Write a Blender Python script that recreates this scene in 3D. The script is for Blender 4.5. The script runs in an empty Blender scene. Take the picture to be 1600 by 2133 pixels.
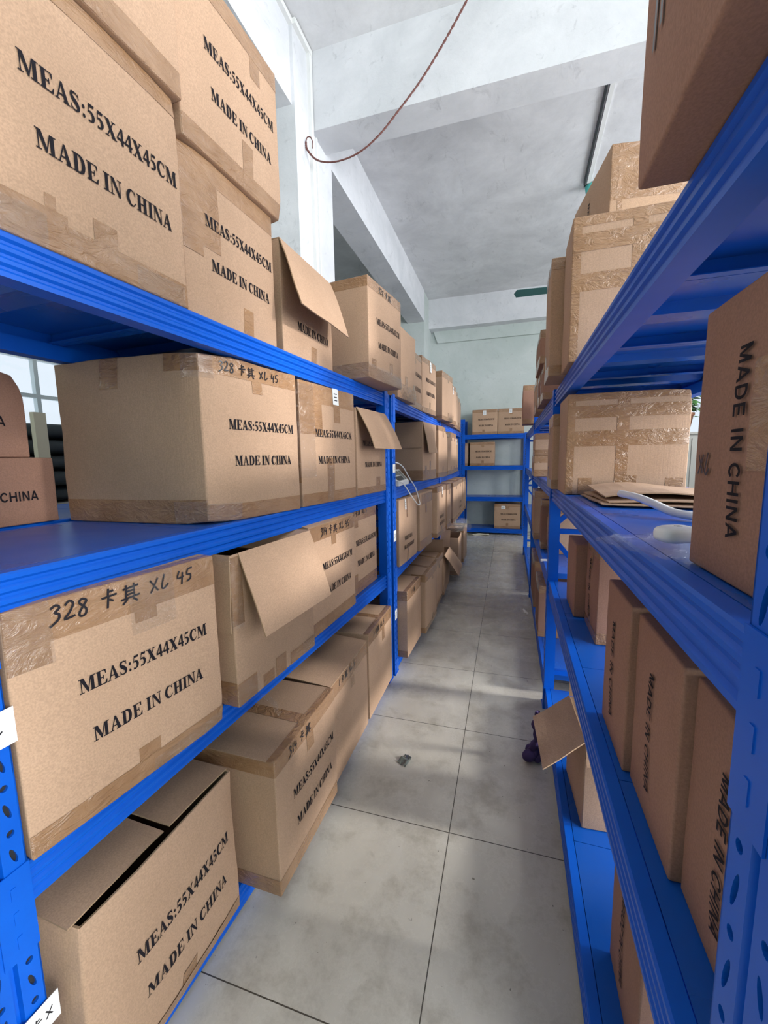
import bpy, math, random
from mathutils import Vector, Matrix, noise

# ------------------------------------------------------------------ camera, world, lights
S = bpy.context.scene
COL = S.collection
RAD = math.radians
cam_d = bpy.data.cameras.new('camera'); cam = bpy.data.objects.new('camera', cam_d); COL.objects.link(cam)
CAM_R = ((0.9577418, 0.2871191, -0.0171264), (0.0203208, -0.1269383, -0.9917024), (-0.2869107, 0.9494468, -0.1274086))
cam.matrix_world = Matrix(((CAM_R[0][0], -CAM_R[1][0], -CAM_R[2][0], 0.0),
                           (CAM_R[0][1], -CAM_R[1][1], -CAM_R[2][1], 0.0),
                           (CAM_R[0][2], -CAM_R[1][2], -CAM_R[2][2], 1.5),
                           (0, 0, 0, 1)))
cam_d.sensor_fit = 'HORIZONTAL'; cam_d.sensor_width = 36.0; cam_d.lens = 850.73 * 36 / 1600
cam_d.clip_start = 0.02
S.camera = cam

S.view_settings.view_transform = 'Standard'
S.view_settings.look = 'None'
S.view_settings.gamma = 1.0
S.view_settings.exposure = -0.22

W = bpy.data.worlds.new('sky'); S.world = W; W.use_nodes = True
W.node_tree.nodes['Background'].inputs[0].default_value = (0.80, 0.90, 1.0, 1)
W.node_tree.nodes['Background'].inputs[1].default_value = 1.3

def area(name, loc, rot, sx, sy, power, col=(1, 1, 1)):
    d = bpy.data.lights.new(name, 'AREA'); d.shape = 'RECTANGLE'; d.size = sx; d.size_y = sy
    d.energy = power; d.color = col
    o = bpy.data.objects.new(name, d); o.location = loc; o.rotation_euler = rot; COL.objects.link(o)
    return o
# daylight through the windows (each lamp sits just outside its window and shines in)
area('daylight_right', (4.14, -1.3, 2.4), (0, RAD(90), 0), 2.9, 3.7, 640, (0.94, 0.97, 1.0))
area('daylight_right', (4.14, 2.09, 2.1), (0, RAD(90), 0), 3.5, 1.7, 110, (0.94, 0.97, 1.0))
area('daylight_right', (4.14, 4.95, 2.95), (0, RAD(90), 0), 1.9, 2.2, 190, (0.94, 0.97, 1.0))
area('daylight_left', (-4.32, 3.0, 1.9), (0, RAD(-90), 0), 1.4, 6.0, 5, (0.90, 0.96, 1.0))
area('daylight_far', (3.0, 8.87, 2.4), (RAD(-90), 0, 0), 1.9, 2.2, 7, (0.95, 0.98, 1.0))
sun_d = bpy.data.lights.new('sun', 'SUN'); sun_d.energy = 5.0; sun_d.angle = RAD(7); sun_d.color = (1.0, 0.99, 0.97)
sun = bpy.data.objects.new('sun', sun_d); COL.objects.link(sun)
sun.rotation_euler = (Vector((-1.0, -0.02, -0.36))).to_track_quat('-Z', 'Y').to_euler()

# ------------------------------------------------------------------ materials
def mat(name, col, rough=0.6, spec=0.5, metal=0.0):
    m = bpy.data.materials.new(name); m.use_nodes = True
    b = m.node_tree.nodes['Principled BSDF']
    b.inputs['Base Color'].default_value = (*col, 1); b.inputs['Roughness'].default_value = rough
    b.inputs['Specular IOR Level'].default_value = spec; b.inputs['Metallic'].default_value = metal
    return m
def nodes(m): return m.node_tree.nodes, m.node_tree.links, m.node_tree.nodes['Principled BSDF']
def tex_noise(m, scale, detail=4, rough=0.6, stretch=(1, 1, 1), coord='Object'):
    N, L, b = nodes(m)
    tc = N.new('ShaderNodeTexCoord'); mp = N.new('ShaderNodeMapping'); mp.inputs['Scale'].default_value = stretch
    n = N.new('ShaderNodeTexNoise'); n.inputs['Scale'].default_value = scale; n.inputs['Detail'].default_value = detail
    n.inputs['Roughness'].default_value = rough
    L.new(tc.outputs[coord], mp.inputs[0]); L.new(mp.outputs[0], n.inputs['Vector'])
    return n
def ramp(m, src, stops):
    N, L, b = nodes(m); r = N.new('ShaderNodeValToRGB')
    while len(r.color_ramp.elements) < len(stops): r.color_ramp.elements.new(0.5)
    for e, (p, c) in zip(r.color_ramp.elements, stops): e.position = p; e.color = (*c, 1)
    L.new(src, r.inputs[0]); return r
def bump(m, src, strength, dist=0.01):
    N, L, b = nodes(m); bp = N.new('ShaderNodeBump'); bp.inputs['Strength'].default_value = strength
    bp.inputs['Distance'].default_value = dist; L.new(src, bp.inputs['Height'])
    L.new(bp.outputs[0], b.inputs['Normal']); return bp
def mixc(m, fac, a, c, mode='MIX'):
    N, L, b = nodes(m); x = N.new('ShaderNodeMix'); x.data_type = 'RGBA'; x.blend_type = mode
    for i, v in ((0, fac), (6, a), (7, c)):
        if hasattr(v, 'default_value') or hasattr(v, 'is_output'): L.new(v, x.inputs[i])
        elif isinstance(v, (int, float)): x.inputs[i].default_value = v
        else: x.inputs[i].default_value = (*v, 1)
    return x.outputs[2]

def cardboard(name, c0, c1):
    m = mat(name, c0, 0.75, 0.25)
    N, L, b = nodes(m)
    n = tex_noise(m, 3.5, 5)
    r = ramp(m, n.outputs[0], [(0.3, c0), (0.7, c1)])
    oi = N.new('ShaderNodeObjectInfo')
    hs = N.new('ShaderNodeHueSaturation')
    ma = N.new('ShaderNodeMapRange'); ma.inputs['To Min'].default_value = 0.90; ma.inputs['To Max'].default_value = 1.08
    L.new(oi.outputs['Random'], ma.inputs[0]); L.new(ma.outputs[0], hs.inputs['Value']); L.new(r.outputs[0], hs.inputs['Color'])
    f = tex_noise(m, 260, 2)
    fr = ramp(m, f.outputs[0], [(0.35, (0.86, 0.86, 0.86)), (0.65, (1.06, 1.06, 1.06))])
    L.new(mixc(m, 1.0, hs.outputs[0], fr.outputs[0], 'MULTIPLY'), b.inputs['Base Color'])
    n2 = tex_noise(m, 60, 3, 0.5, (3.0, 3.0, 0.12))
    bump(m, n2.outputs[0], 0.12, 0.004)
    return m
M = {}
M['card'] = cardboard('cardboard', (0.445, 0.285, 0.184), (0.505, 0.328, 0.216))
M['card_in'] = cardboard('cardboard_inside', (0.44, 0.29, 0.19), (0.52, 0.35, 0.24))
M['card_red_shade'] = cardboard('cardboard_brown_shade', (0.31, 0.165, 0.112), (0.36, 0.195, 0.133))  # reddish-brown kraft, with the shade between the racks darkened into its colour
M['edge'] = mat('cardboard_cut_edge', (0.36, 0.235, 0.14), 0.9)
M['ink'] = mat('black_print', (0.014, 0.012, 0.016), 0.75, 0.12)
M['marker'] = mat('black_marker', (0.012, 0.010, 0.014), 0.35)

def tape_mat(name, c0, c1, rough, bstr):
    m = mat(name, c0, rough, 0.6)
    N, L, b = nodes(m)
    n = tex_noise(m, 9, 5)
    r = ramp(m, n.outputs[0], [(0.32, c0), (0.7, c1)]); L.new(r.outputs[0], b.inputs['Base Color'])
    n2 = tex_noise(m, 16, 4, 0.65, (1, 1, 2.2))
    n2.inputs['Distortion'].default_value = 1.6
    bump(m, n2.outputs[0], bstr, 0.02)
    b.inputs['Coat Weight'].default_value = 0.3; b.inputs['Coat Roughness'].default_value = 0.2
    return m
M['tape'] = tape_mat('brown_packing_tape', (0.285, 0.150, 0.070), (0.375, 0.215, 0.115), 0.24, 0.48)
M['tape_pale'] = tape_mat('pale_packing_tape', (0.40, 0.25, 0.15), (0.52, 0.36, 0.23), 0.22, 0.7)
M['paper'] = mat('white_paper', (0.80, 0.80, 0.78), 0.7)

def paint(name, c0, c1, rough):
    m = mat(name, c0, rough, 0.3); N, L, b = nodes(m)
    n = tex_noise(m, 5, 6, 0.7)
    r = ramp(m, n.outputs[0], [(0.35, c0), (0.75, c1)]); L.new(r.outputs[0], b.inputs['Base Color'])
    n2 = tex_noise(m, 4, 2); rr = ramp(m, n2.outputs[0], [(0.3, (rough - .03,) * 3), (0.7, (rough + .07,) * 3)])
    L.new(rr.outputs[0], b.inputs['Roughness'])
    return m
M['blue'] = paint('blue_powder_coat', (0.001, 0.090, 0.52), (0.002, 0.108, 0.58), 0.36)
M['blue_shelf'] = paint('blue_shelf_dusty', (0.003, 0.088, 0.45), (0.016, 0.098, 0.42), 0.28)

def plaster(name, base, dark, scale=1.3, lo=0.38, hi=0.72):
    m = mat(name, base, 0.85, 0.2); N, L, b = nodes(m)
    n = tex_noise(m, scale, 9, 0.68, (1, 1, 1)); n.inputs['Distortion'].default_value = 0.35
    r = ramp(m, n.outputs[0], [(lo, dark), (hi, base)])
    n3 = tex_noise(m, 7, 6, 0.75, (1, 0.45, 1)); n3.inputs['Distortion'].default_value = 1.1
    r3 = ramp(m, n3.outputs[0], [(0.28, (0.72, 0.72, 0.72)), (0.42, (1, 1, 1))])
    L.new(mixc(m, 0.8, r.outputs[0], r3.outputs[0], 'MULTIPLY'), b.inputs['Base Color'])
    n2 = tex_noise(m, 24, 6); bump(m, n2.outputs[0], 0.25, 0.01)
    return m
M['ceil'] = plaster('ceiling_plaster', (0.86, 0.86, 0.87), (0.62, 0.62, 0.63), 1.1)
M['white'] = plaster('white_plaster', (0.82, 0.82, 0.84), (0.66, 0.67, 0.69), 1.5)
M['pale_green'] = plaster('pale_green_wall', (0.68, 0.72, 0.70), (0.54, 0.60, 0.57), 0.9)
M['green'] = plaster('green_wall', (0.10, 0.21, 0.17), (0.08, 0.17, 0.14), 1.0)
M['pvc'] = mat('white_plastic', (0.82, 0.82, 0.80), 0.35)
M['dark'] = mat('dark_plastic_hole_shade', (0.02, 0.022, 0.025), 0.4)
M['frame'] = mat('aluminium_frame', (0.55, 0.62, 0.64), 0.4, 0.5, 0.3)
M['teal'] = mat('teal_enamel', (0.10, 0.55, 0.50), 0.35)
M['teal_dark'] = mat('teal_blade', (0.035, 0.12, 0.105), 0.4)
M['wire'] = mat('red_brown_wire', (0.16, 0.055, 0.045), 0.55)
M['purple'] = mat('purple_cloth', (0.045, 0.022, 0.10), 0.8)
M['grey_cloth'] = mat('dark_grey_cloth', (0.035, 0.045, 0.052), 0.7)
M['cream'] = mat('cream_board', (0.60, 0.55, 0.42), 0.7)
M['grey_metal'] = mat('grey_metal', (0.38, 0.37, 0.33), 0.5)
M['lcd'] = mat('grey_display', (0.16, 0.18, 0.16), 0.2)
M['leaf'] = mat('green_leaf', (0.06, 0.17, 0.035), 0.5)
M['pot'] = mat('terracotta_pot', (0.30, 0.13, 0.07), 0.7)
m = mat('window_glass', (1, 1, 1), 0.02); N, L, b = nodes(m)
tr = N.new('ShaderNodeBsdfTransparent'); gl = N.new('ShaderNodeBsdfGlossy'); gl.inputs['Roughness'].default_value = 0.03
ms = N.new('ShaderNodeMixShader'); ms.inputs[0].default_value = 0.07
L.new(tr.outputs[0], ms.inputs[1]); L.new(gl.outputs[0], ms.inputs[2]); L.new(ms.outputs[0], N['Material Output'].inputs[0]); M['glass'] = m
m = mat('clear_plastic_film', (0.9, 0.92, 0.95), 0.12); N, L, b = nodes(m)
tr = N.new('ShaderNodeBsdfTransparent'); ms = N.new('ShaderNodeMixShader'); ms.inputs[0].default_value = 0.13
gl = N.new('ShaderNodeBsdfGlossy'); gl.inputs['Roughness'].default_value = 0.16
n = tex_noise(m, 30, 4, 0.7, (1, 1, 1.6)); n.inputs['Distortion'].default_value = 1.5; bp = bump(m, n.outputs[0], 1.0, 0.03); L.new(bp.outputs[0], gl.inputs['Normal'])
L.new(tr.outputs[0], ms.inputs[1]); L.new(gl.outputs[0], ms.inputs[2]); L.new(ms.outputs[0], N['Material Output'].inputs[0]); M['film'] = m

# polished beige floor tiles, 0.655 m grid
m = mat('floor_tiles', (0.5, 0.46, 0.38), 0.16, 0.5); N, L, b = nodes(m)
n = tex_noise(m, 2.2, 7, 0.65, (1, 0.6, 1)); n.inputs['Distortion'].default_value = 1.2
r = ramp(m, n.outputs[0], [(0.3, (0.54, 0.50, 0.43)), (0.7, (0.64, 0.60, 0.52))])
tc = N.new('ShaderNodeTexCoord'); sp = N.new('ShaderNodeSeparateXYZ'); L.new(tc.outputs['Object'], sp.inputs[0])
def grout(out, off):
    a = N.new('ShaderNodeMath'); a.operation = 'ADD'; a.inputs[1].default_value = off; L.new(out, a.inputs[0])
    d = N.new('ShaderNodeMath'); d.operation = 'DIVIDE'; d.inputs[1].default_value = 0.655; L.new(a.outputs[0], d.inputs[0])
    f = N.new('ShaderNodeMath'); f.operation = 'FRACT'; L.new(d.outputs[0], f.inputs[0])
    s = N.new('ShaderNodeMath'); s.operation = 'SUBTRACT'; s.inputs[1].default_value = 0.5; L.new(f.outputs[0], s.inputs[0])
    q = N.new('ShaderNodeMath'); q.operation = 'ABSOLUTE'; L.new(s.outputs[0], q.inputs[0])
    g = N.new('ShaderNodeMath'); g.operation = 'GREATER_THAN'; g.inputs[1].default_value = 0.4972; L.new(q.outputs[0], g.inputs[0])
    return g.outputs[0]
gx = grout(sp.outputs[0], 20 * 0.655 + 0.195); gy = grout(sp.outputs[1], 20 * 0.655 - 0.823)
mx = N.new('ShaderNodeMath'); mx.operation = 'MAXIMUM'; L.new(gx, mx.inputs[0]); L.new(gy, mx.inputs[1])
nd = tex_noise(m, 5, 8, 0.75); rd = ramp(m, nd.outputs[0], [(0.36, (0.66, 0.64, 0.60)), (0.52, (1, 1, 1))])
c1 = mixc(m, 0.75, r.outputs[0], rd.outputs[0], 'MULTIPLY')
nsp = tex_noise(m, 42, 2); rs = ramp(m, nsp.outputs[0], [(0.24, (0.25, 0.23, 0.2)), (0.28, (1, 1, 1))])
c2 = mixc(m, 0.8, c1, rs.outputs[0], 'MULTIPLY')
L.new(mixc(m, mx.outputs[0], c2, (0.075, 0.065, 0.05)), b.inputs['Base Color'])
rr = ramp(m, nd.outputs[0], [(0.35, (0.42,) * 3), (0.6, (0.2,) * 3)]); L.new(rr.outputs[0], b.inputs['Roughness'])
M['floor'] = m

# ------------------------------------------------------------------ mesh helpers
class MB:
    def __init__(s): s.v = []; s.f = []; s.m = []
    def add(s, verts, faces, mi=0):
        o = len(s.v); s.v += [tuple(p) for p in verts]
        for f in faces: s.f.append(tuple(i + o for i in f)); s.m.append(mi)
    def box(s, x0, y0, z0, x1, y1, z1, mi=0):
        s.add([(x0, y0, z0), (x1, y0, z0), (x1, y1, z0), (x0, y1, z0), (x0, y0, z1), (x1, y0, z1), (x1, y1, z1), (x0, y1, z1)],
              [(0, 3, 2, 1), (4, 5, 6, 7), (0, 1, 5, 4), (1, 2, 6, 5), (2, 3, 7, 6), (3, 0, 4, 7)], mi)
    def prism_y(s, prof, y0, y1, mi=0):      # profile of (x, z) points, counter-clockwise seen from -y
        n = len(prof)
        s.add([(x, y0, z) for x, z in prof] + [(x, y1, z) for x, z in prof],
              [(i, (i + 1) % n, n + (i + 1) % n, n + i) for i in range(n)] + [tuple(range(n))[::-1], tuple(range(n, 2 * n))], mi)
    def tube(s, pts, r, n=8, mi=0, caps=True):
        pts = [Vector(p) for p in pts]; rings = []
        up = Vector((0.13, 0.21, 0.97))
        for i, p in enumerate(pts):
            t = (pts[min(i + 1, len(pts) - 1)] - pts[max(i - 1, 0)]).normalized()
            a = t.cross(up)
            if a.length < 1e-3: a = t.cross(Vector((1, 0, 0)))
            a.normalize(); c = t.cross(a); rad = r[i] if isinstance(r, (list, tuple)) else r
            rings.append([p + a * rad * math.cos(2 * math.pi * k / n) + c * rad * math.sin(2 * math.pi * k / n) for k in range(n)])
        v = [q for g in rings for q in g]; f = []
        for i in range(len(pts) - 1):
            for k in range(n): f.append((i * n + k, i * n + (k + 1) % n, (i + 1) * n + (k + 1) % n, (i + 1) * n + k))
        if caps: f += [tuple(range(n)), tuple(range((len(pts) - 1) * n, len(pts) * n))]
        s.add(v, f, mi)
    def build(s, name, mats, parent=None, smooth=False, xf=None):
        me = bpy.data.meshes.new(name)
        v = s.v if xf is None else [tuple(xf @ Vector(p)) for p in s.v]
        me.from_pydata(v, [], s.f)
        for q in (mats if isinstance(mats, list) else [mats]): me.materials.append(q)
        me.polygons.foreach_set('material_index', s.m)
        if smooth: me.polygons.foreach_set('use_smooth', [True] * len(s.f))
        me.update()
        o = bpy.data.objects.new(name, me); COL.objects.link(o)
        if parent: o.parent = parent
        return o
def fixn(o):
    import bmesh
    bm = bmesh.new(); bm.from_mesh(o.data); bmesh.ops.recalc_face_normals(bm, faces=bm.faces); bm.to_mesh(o.data); bm.free(); return o
def spline(pts, n=8):
    P = [Vector(p) for p in pts]; out = []
    for i in range(len(P) - 1):
        a, b_, c, d = P[max(i - 1, 0)], P[i], P[i + 1], P[min(i + 2, len(P) - 1)]
        for k in range(n):
            t = k / n
            out.append(0.5 * ((2 * b_) + (c - a) * t + (2 * a - 5 * b_ + 4 * c - d) * t * t + (3 * b_ - a - 3 * c + d) * t ** 3))
    out.append(P[-1]); return out
def thing(name, label, cat, loc=(0, 0, 0), rotz=0.0, group=None):
    o = bpy.data.objects.new(name, None); COL.objects.link(o); o.location = loc; o.rotation_euler = (0, 0, rotz)
    o.empty_display_size = 0.1
    o['label'] = label; o['category'] = cat
    if group: o['group'] = group
    return o
def tag(o, label, cat, group=None):
    o['label'] = label; o['category'] = cat
    if group: o['group'] = group
    return o
def struct(o): o['kind'] = 'structure'; return o

# ------------------------------------------------------------------ lettering (bold serif capitals built as polygons)
def rc(x0, y0, x1, y1): return [[(x0, y0), (x1, y0), (x1, y1), (x0, y1)]]
def strip(pts):
    q = []; n = len(pts); L_, R_ = [], []
    for i in range(n):
        a = pts[max(i - 1, 0)]; c = pts[min(i + 1, n - 1)]
        dx, dy = c[0] - a[0], c[1] - a[1]; l = math.hypot(dx, dy); nx, ny = -dy / l, dx / l; w = pts[i][2] / 2
        L_.append((pts[i][0] + nx * w, pts[i][1] + ny * w)); R_.append((pts[i][0] - nx * w, pts[i][1] - ny * w))
    for i in range(n - 1): q.append([R_[i], R_[i + 1], L_[i + 1], L_[i]])
    return q
def sm(pts):
    return [tuple(p) for p in spline(pts, 3)]
def disc(x, y, r): return [[(x + r * math.cos(k * math.pi / 5), y + r * math.sin(k * math.pi / 5)) for k in range(10)]]
GL = {
 'M': (1.42, rc(.16, 0, .24, 1) + [[(.66, 0), (.76, .24), (.42, 1), (.10, 1)]] + [[(.66, 0), (.74, 0), (1.04, 1), (.96, 1)]] + rc(.98, 0, 1.25, 1) + rc(.02, 0, .40, .06) + rc(.02, .94, .2, 1) + rc(.84, 0, 1.39, .06) + rc(1.1, .94, 1.39, 1)),
 'A': (1.07, [[(.10, 0), (.19, 0), (.54, .92), (.47, 1)]] + [[(.68, 0), (.99, 0), (.60, 1), (.44, 1)]] + rc(.25, .29, .74, .37) + rc(0, 0, .33, .06) + rc(.58, 0, 1.07, .06)),
 'E': (.98, rc(.13, 0, .40, 1) + rc(.03, .94, .88, 1) + rc(.03, 0, .9, .07) + rc(.40, .47, .62, .54) + rc(.59, .36, .66, .66) + [[(.74, .94), (.82, .72), (.88, .72), (.88, .94)]] + [[(.74, .06), (.90, 0), (.95, .3), (.88, .3)]]),
 'S': (.82, strip(sm([(.68, .82, .06), (.56, .93, .08), (.40, .955, .09), (.22, .90, .16), (.17, .76, .22), (.27, .62, .26), (.45, .50, .28), (.60, .36, .26), (.64, .22, .22), (.56, .09, .14), (.40, .045, .09), (.22, .09, .08), (.12, .22, .06)])) + rc(.66, .7, .72, 1) + rc(.09, 0, .15, .3)),
 ':': (.46, disc(.23, .11, .11) + disc(.23, .58, .11)),
 '5': (.74, [[(.2, .84), (.60, .84), (.66, 1), (.22, 1)]] + [[(.11, .50), (.17, .50), (.27, .95), (.21, 1)]] + strip(sm([(.13, .53, .05), (.30, .57, .12), (.46, .50, .2), (.54, .34, .24), (.48, .16, .18), (.32, .05, .09), (.12, .08, .15)]))),
 'X': (1.07, [[(.66, 0), (.98, 0), (.42, 1), (.10, 1)]] + [[(.14, 0), (.25, 0), (.90, 1), (.80, 1)]] + rc(.02, .94, .48, 1) + rc(.68, .94, 1.04, 1) + rc(.02, 0, .38, .06) + rc(.58, 0, 1.06, .06)),
 '4': (.76, rc(.42, 0, .63, 1) + rc(.03, .24, .74, .38) + [[(.03, .36), (.14, .36), (.46, .84), (.46, 1)]]),
 'C': (1.05, strip(sm([(.91, .72, .05), (.80, .88, .08), (.62, .955, .09), (.40, .89, .18), (.25, .70, .26), (.2, .5, .28), (.25, .3, .26), (.40, .11, .18), (.60, .045, .09), (.78, .1, .08), (.94, .28, .05)])) + rc(.87, .66, .93, 1)),
 'D': (1.07, rc(.15, 0, .42, 1) + strip(sm([(.40, .965, .07), (.62, .93, .14), (.78, .78, .24), (.84, .5, .28), (.78, .22, .24), (.62, .07, .14), (.40, .035, .07)])) + rc(.03, .94, .45, 1) + rc(.03, 0, .45, .06)),
 'I': (.58, rc(.16, 0, .43, 1) + rc(.03, .94, .56, 1) + rc(.03, 0, .56, .06)),
 'N': (1.07, rc(.14, 0, .22, 1) + [[(.80, 0), (.93, 0), (.93, .1), (.36, 1), (.05, 1)]] + rc(.85, 0, .93, 1) + rc(.02, 0, .36, .06) + rc(.68, .94, 1.06, 1)),
 'H': (1.15, rc(.15, 0, .42, 1) + rc(.73, 0, 1.0, 1) + rc(.42, .46, .73, .54) + rc(.03, .94, .54, 1) + rc(.03, 0, .54, .06) + rc(.61, .94, 1.12, 1) + rc(.61, 0, 1.12, .06)),
 ' ': (.36, []),
}
def serif_text(s, width, height):
    tot = sum(GL[c][0] for c in s); k = width / tot; x = 0; out = []
    for c in s:
        for poly in GL[c][1]: out.append([((x + px) * k, py * height) for px, py in poly])
        x += GL[c][0]
    return out
T2 = .19      # plain bold capitals: every stroke one quad
SG = {
 'M': (1.12, rc(.06, 0, .06 + T2, 1) + rc(1.06 - T2, 0, 1.06, 1) + [[(.47, 0), (.65, 0), (.27, 1), (.06, 1)]] + [[(.47, 0), (.65, 0), (1.06, 1), (.85, 1)]]),
 'A': (1.0, [[(.0, 0), (.20, 0), (.60, 1), (.40, 1)]] + [[(.80, 0), (1.0, 0), (.60, 1), (.40, 1)]] + rc(.22, .20, .78, .37)),
 'D': (.98, rc(.06, 0, .06 + T2, 1) + strip(sm([(.2, .91, .18), (.48, .91, .18), (.72, .78, .19), (.82, .5, .20), (.72, .22, .19), (.48, .09, .18), (.2, .09, .18)]))),
 'E': (.86, rc(.06, 0, .06 + T2, 1) + rc(.2, 0, .80, .17) + rc(.2, .83, .80, 1) + rc(.2, .42, .74, .59)),
 'I': (.36, rc(.08, 0, .08 + T2, 1)),
 'N': (1.0, rc(.06, 0, .06 + T2, 1) + rc(.94 - T2, 0, .94, 1) + [[(.74, 0), (.94, 0), (.26, 1), (.06, 1)]]),
 'C': (1.0, strip(sm([(.86, .74, .18), (.68, .89, .18), (.45, .90, .18), (.22, .74, .19), (.14, .5, .20), (.22, .26, .19), (.45, .10, .18), (.68, .11, .18), (.86, .26, .18)]))),
 'H': (1.0, rc(.06, 0, .06 + T2, 1) + rc(.94 - T2, 0, .94, 1) + rc(.2, .42, .8, .59)),
 ' ': (.42, []),
}
def sans_text(s, width, height):
    k = width / sum(SG[c][0] + .10 for c in s); x = 0; out = []
    for c in s:
        for poly in SG[c][1]: out.append([((x + px) * k, py * height) for px, py in poly])
        x += SG[c][0] + .10
    return out
# handwritten marker strokes, unit height
HW = {
 '3': (.7, [[(.08, .86), (.35, 1), (.52, .82), (.3, .6), (.5, .48), (.48, .22), (.22, 0), (.05, -.1)]]),
 '2': (.7, [[(.08, .8), (.3, 1), (.5, .8), (.3, .35), (.05, .05), (.6, .12)]]),
 '8': (.7, [[(.5, .85), (.25, 1), (.1, .8), (.45, .4), (.4, .08), (.15, .05), (.12, .3), (.5, .85)]]),
 '1': (.4, [[(.2, 1), (.18, 0)]]),
 'k': (1.2, [[(.45, 1.05), (.42, .6)], [(.45, .85), (.75, .88)], [(.05, .55), (.95, .62)], [(.45, .6), (.4, -.1)], [(.5, .4), (.75, .25)]]),
 'q': (1.3, [[(.1, .8), (1.1, .9)], [(.3, 1.05), (.3, .25)], [(.8, 1.08), (.82, .25)], [(.3, .62), (.8, .66)], [(.3, .42), (.8, .46)], [(.0, .18), (1.2, .28)], [(.4, .15), (.1, -.12)], [(.75, .15), (1.05, -.1)]]),
 'x': (.8, [[(.05, .9), (.65, .1)], [(.62, .95), (.1, .05)]]),
 'l': (.7, [[(.3, 1), (.12, .2), (.3, .05), (.6, .3)]]),
 '4': (.7, [[(.2, 1), (.05, .5), (.55, .55)], [(.45, .85), (.4, .0)]]),
 '5': (.7, [[(.55, .95), (.2, .9), (.12, .55), (.4, .5), (.42, .2), (.1, .05)]]),
 ' ': (.55, []),
}
def hand_text(s, height, slant=0.1):
    x = 0; out = []
    for c in s:
        for st in HW[c][1]:
            pts = [(x + p[0] + slant * p[1], p[1] + .05 * math.sin(x * 3), .13) for p in st]
            if len(pts) > 2: pts = sm(pts)
            out += [[(a * height, b_ * height) for a, b_ in q] for q in strip(pts)]
        x += HW[c][0]
    return out, x * height

# ------------------------------------------------------------------ cartons
INK = 1
class Shape:
    """maps the surface of a plain block to a slightly worn, rounded and bulging carton"""
    def __init__(s, w, d, h, r=0.0045, bulge=0.006, seed=0, crush=(), amp=0.0035, shear=0.0):
        s.w, s.d, s.h, s.r, s.b, s.seed, s.crush, s.amp, s.sh = w, d, h, r, bulge, seed, crush, amp, shear
    def face(s, f, u, v):
        w, d, h = s.w, s.d, s.h
        return {'F': (-w / 2 + u, -d / 2, v), 'R': (w / 2, -d / 2 + u, v), 'L': (-w / 2, d / 2 - u, v), 'B': (w / 2 - u, d / 2, v),
                'T': (-w / 2 + u, -d / 2 + v, h), 'D': (-w / 2 + u, d / 2 - v, 0)}[f]
    def size(s, f): return {'F': (s.w, s.h), 'B': (s.w, s.h), 'L': (s.d, s.h), 'R': (s.d, s.h), 'T': (s.w, s.d), 'D': (s.w, s.d)}[f]
    def map(s, p, off=0.0):
        H = Vector((s.w / 2, s.d / 2, s.h / 2)); q = Vector(p) - Vector((0, 0, s.h / 2)); r = s.r
        c = Vector([max(-(H[i] - r), min(H[i] - r, q[i])) for i in range(3)])
        n = q - c
        n = n.normalized() if n.length > 1e-9 else Vector((0, 0, 1))
        out = c + n * (r + off)
        U = [abs(q[i]) / H[i] for i in range(3)]
        e = [max(0.0, 1 - U[i] ** 2) for i in range(3)]
        k = s.b * (n[0] ** 2 * e[1] * e[2] + n[1] ** 2 * e[0] * e[2] + max(0, n[2]) * n[2] * e[0] * e[1])
        g = noise.noise(Vector((q[0] * 5 + s.seed, q[1] * 5, q[2] * 4.1))) + 0.5 * noise.noise(Vector((q[0] * 13, q[1] * 13 + s.seed, q[2] * 11)))
        m_ = 1.0 if n[2] > -0.5 else 0.0
        m_ *= min(1.0, (q[2] + H[2]) / 0.03) if n[2] > -0.5 else 1
        out += n * (k * m_ + s.amp * g * m_)
        for (cx, cy, cz, rad, am) in s.crush:      # dented corner: pulled in towards the middle
            C_ = Vector((cx * H[0], cy * H[1], cz * H[2])); dd = (q - C_).length
            if dd < rad:
                t = (1 - dd / rad) ** 1.5
                out -= C_.normalized() * am * t * (1 + 0.5 * noise.noise(q * 30))
        out.x += s.sh * (q[1] + H[1]) / s.d
        return out + Vector((0, 0, s.h / 2))
def lines(a, b, n):
    return [a + (b - a) * i / n for i in range(n + 1)]
def grid_lines(L_, r, n=7):
    return [0, r * .3, r * .65, r] + [r + (L_ - 2 * r) * i / n for i in range(1, n)] + [L_ - r, L_ - r * .65, L_ - r * .3, L_]
def add_rect(mb, sh, f, u0, v0, u1, v1, off, mi=0, n=None, jag=0.0):
    W_, H_ = sh.size(f)
    us = sorted({u for u in grid_lines(W_, sh.r) if u0 < u < u1} | {u0, u1}); vs = sorted({v for v in grid_lines(H_, sh.r) if v0 < v < v1} | {v0, v1})
    nu, nv = len(us), len(vs); V = []
    for j, v in enumerate(vs):
        for i, u in enumerate(us): V.append(sh.map(sh.face(f, u, v), off))
    mb.add(V, [(j * nu + i, j * nu + i + 1, (j + 1) * nu + i + 1, (j + 1) * nu + i) for j in range(nv - 1) for i in range(nu - 1)], mi)
def add_polys(mb, sh, f, polys, u0, v0, mi=INK, off=0.0018, turn=False):
    for q in polys:
        pts = [(u0 + y, v0 - x) if turn else (u0 + x, v0 + y) for x, y in q]
        mb.add([sh.map(sh.face(f, a, c), off) for a, c in pts], [tuple(range(len(pts)))], mi)
RNG = random.Random(7)
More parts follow.
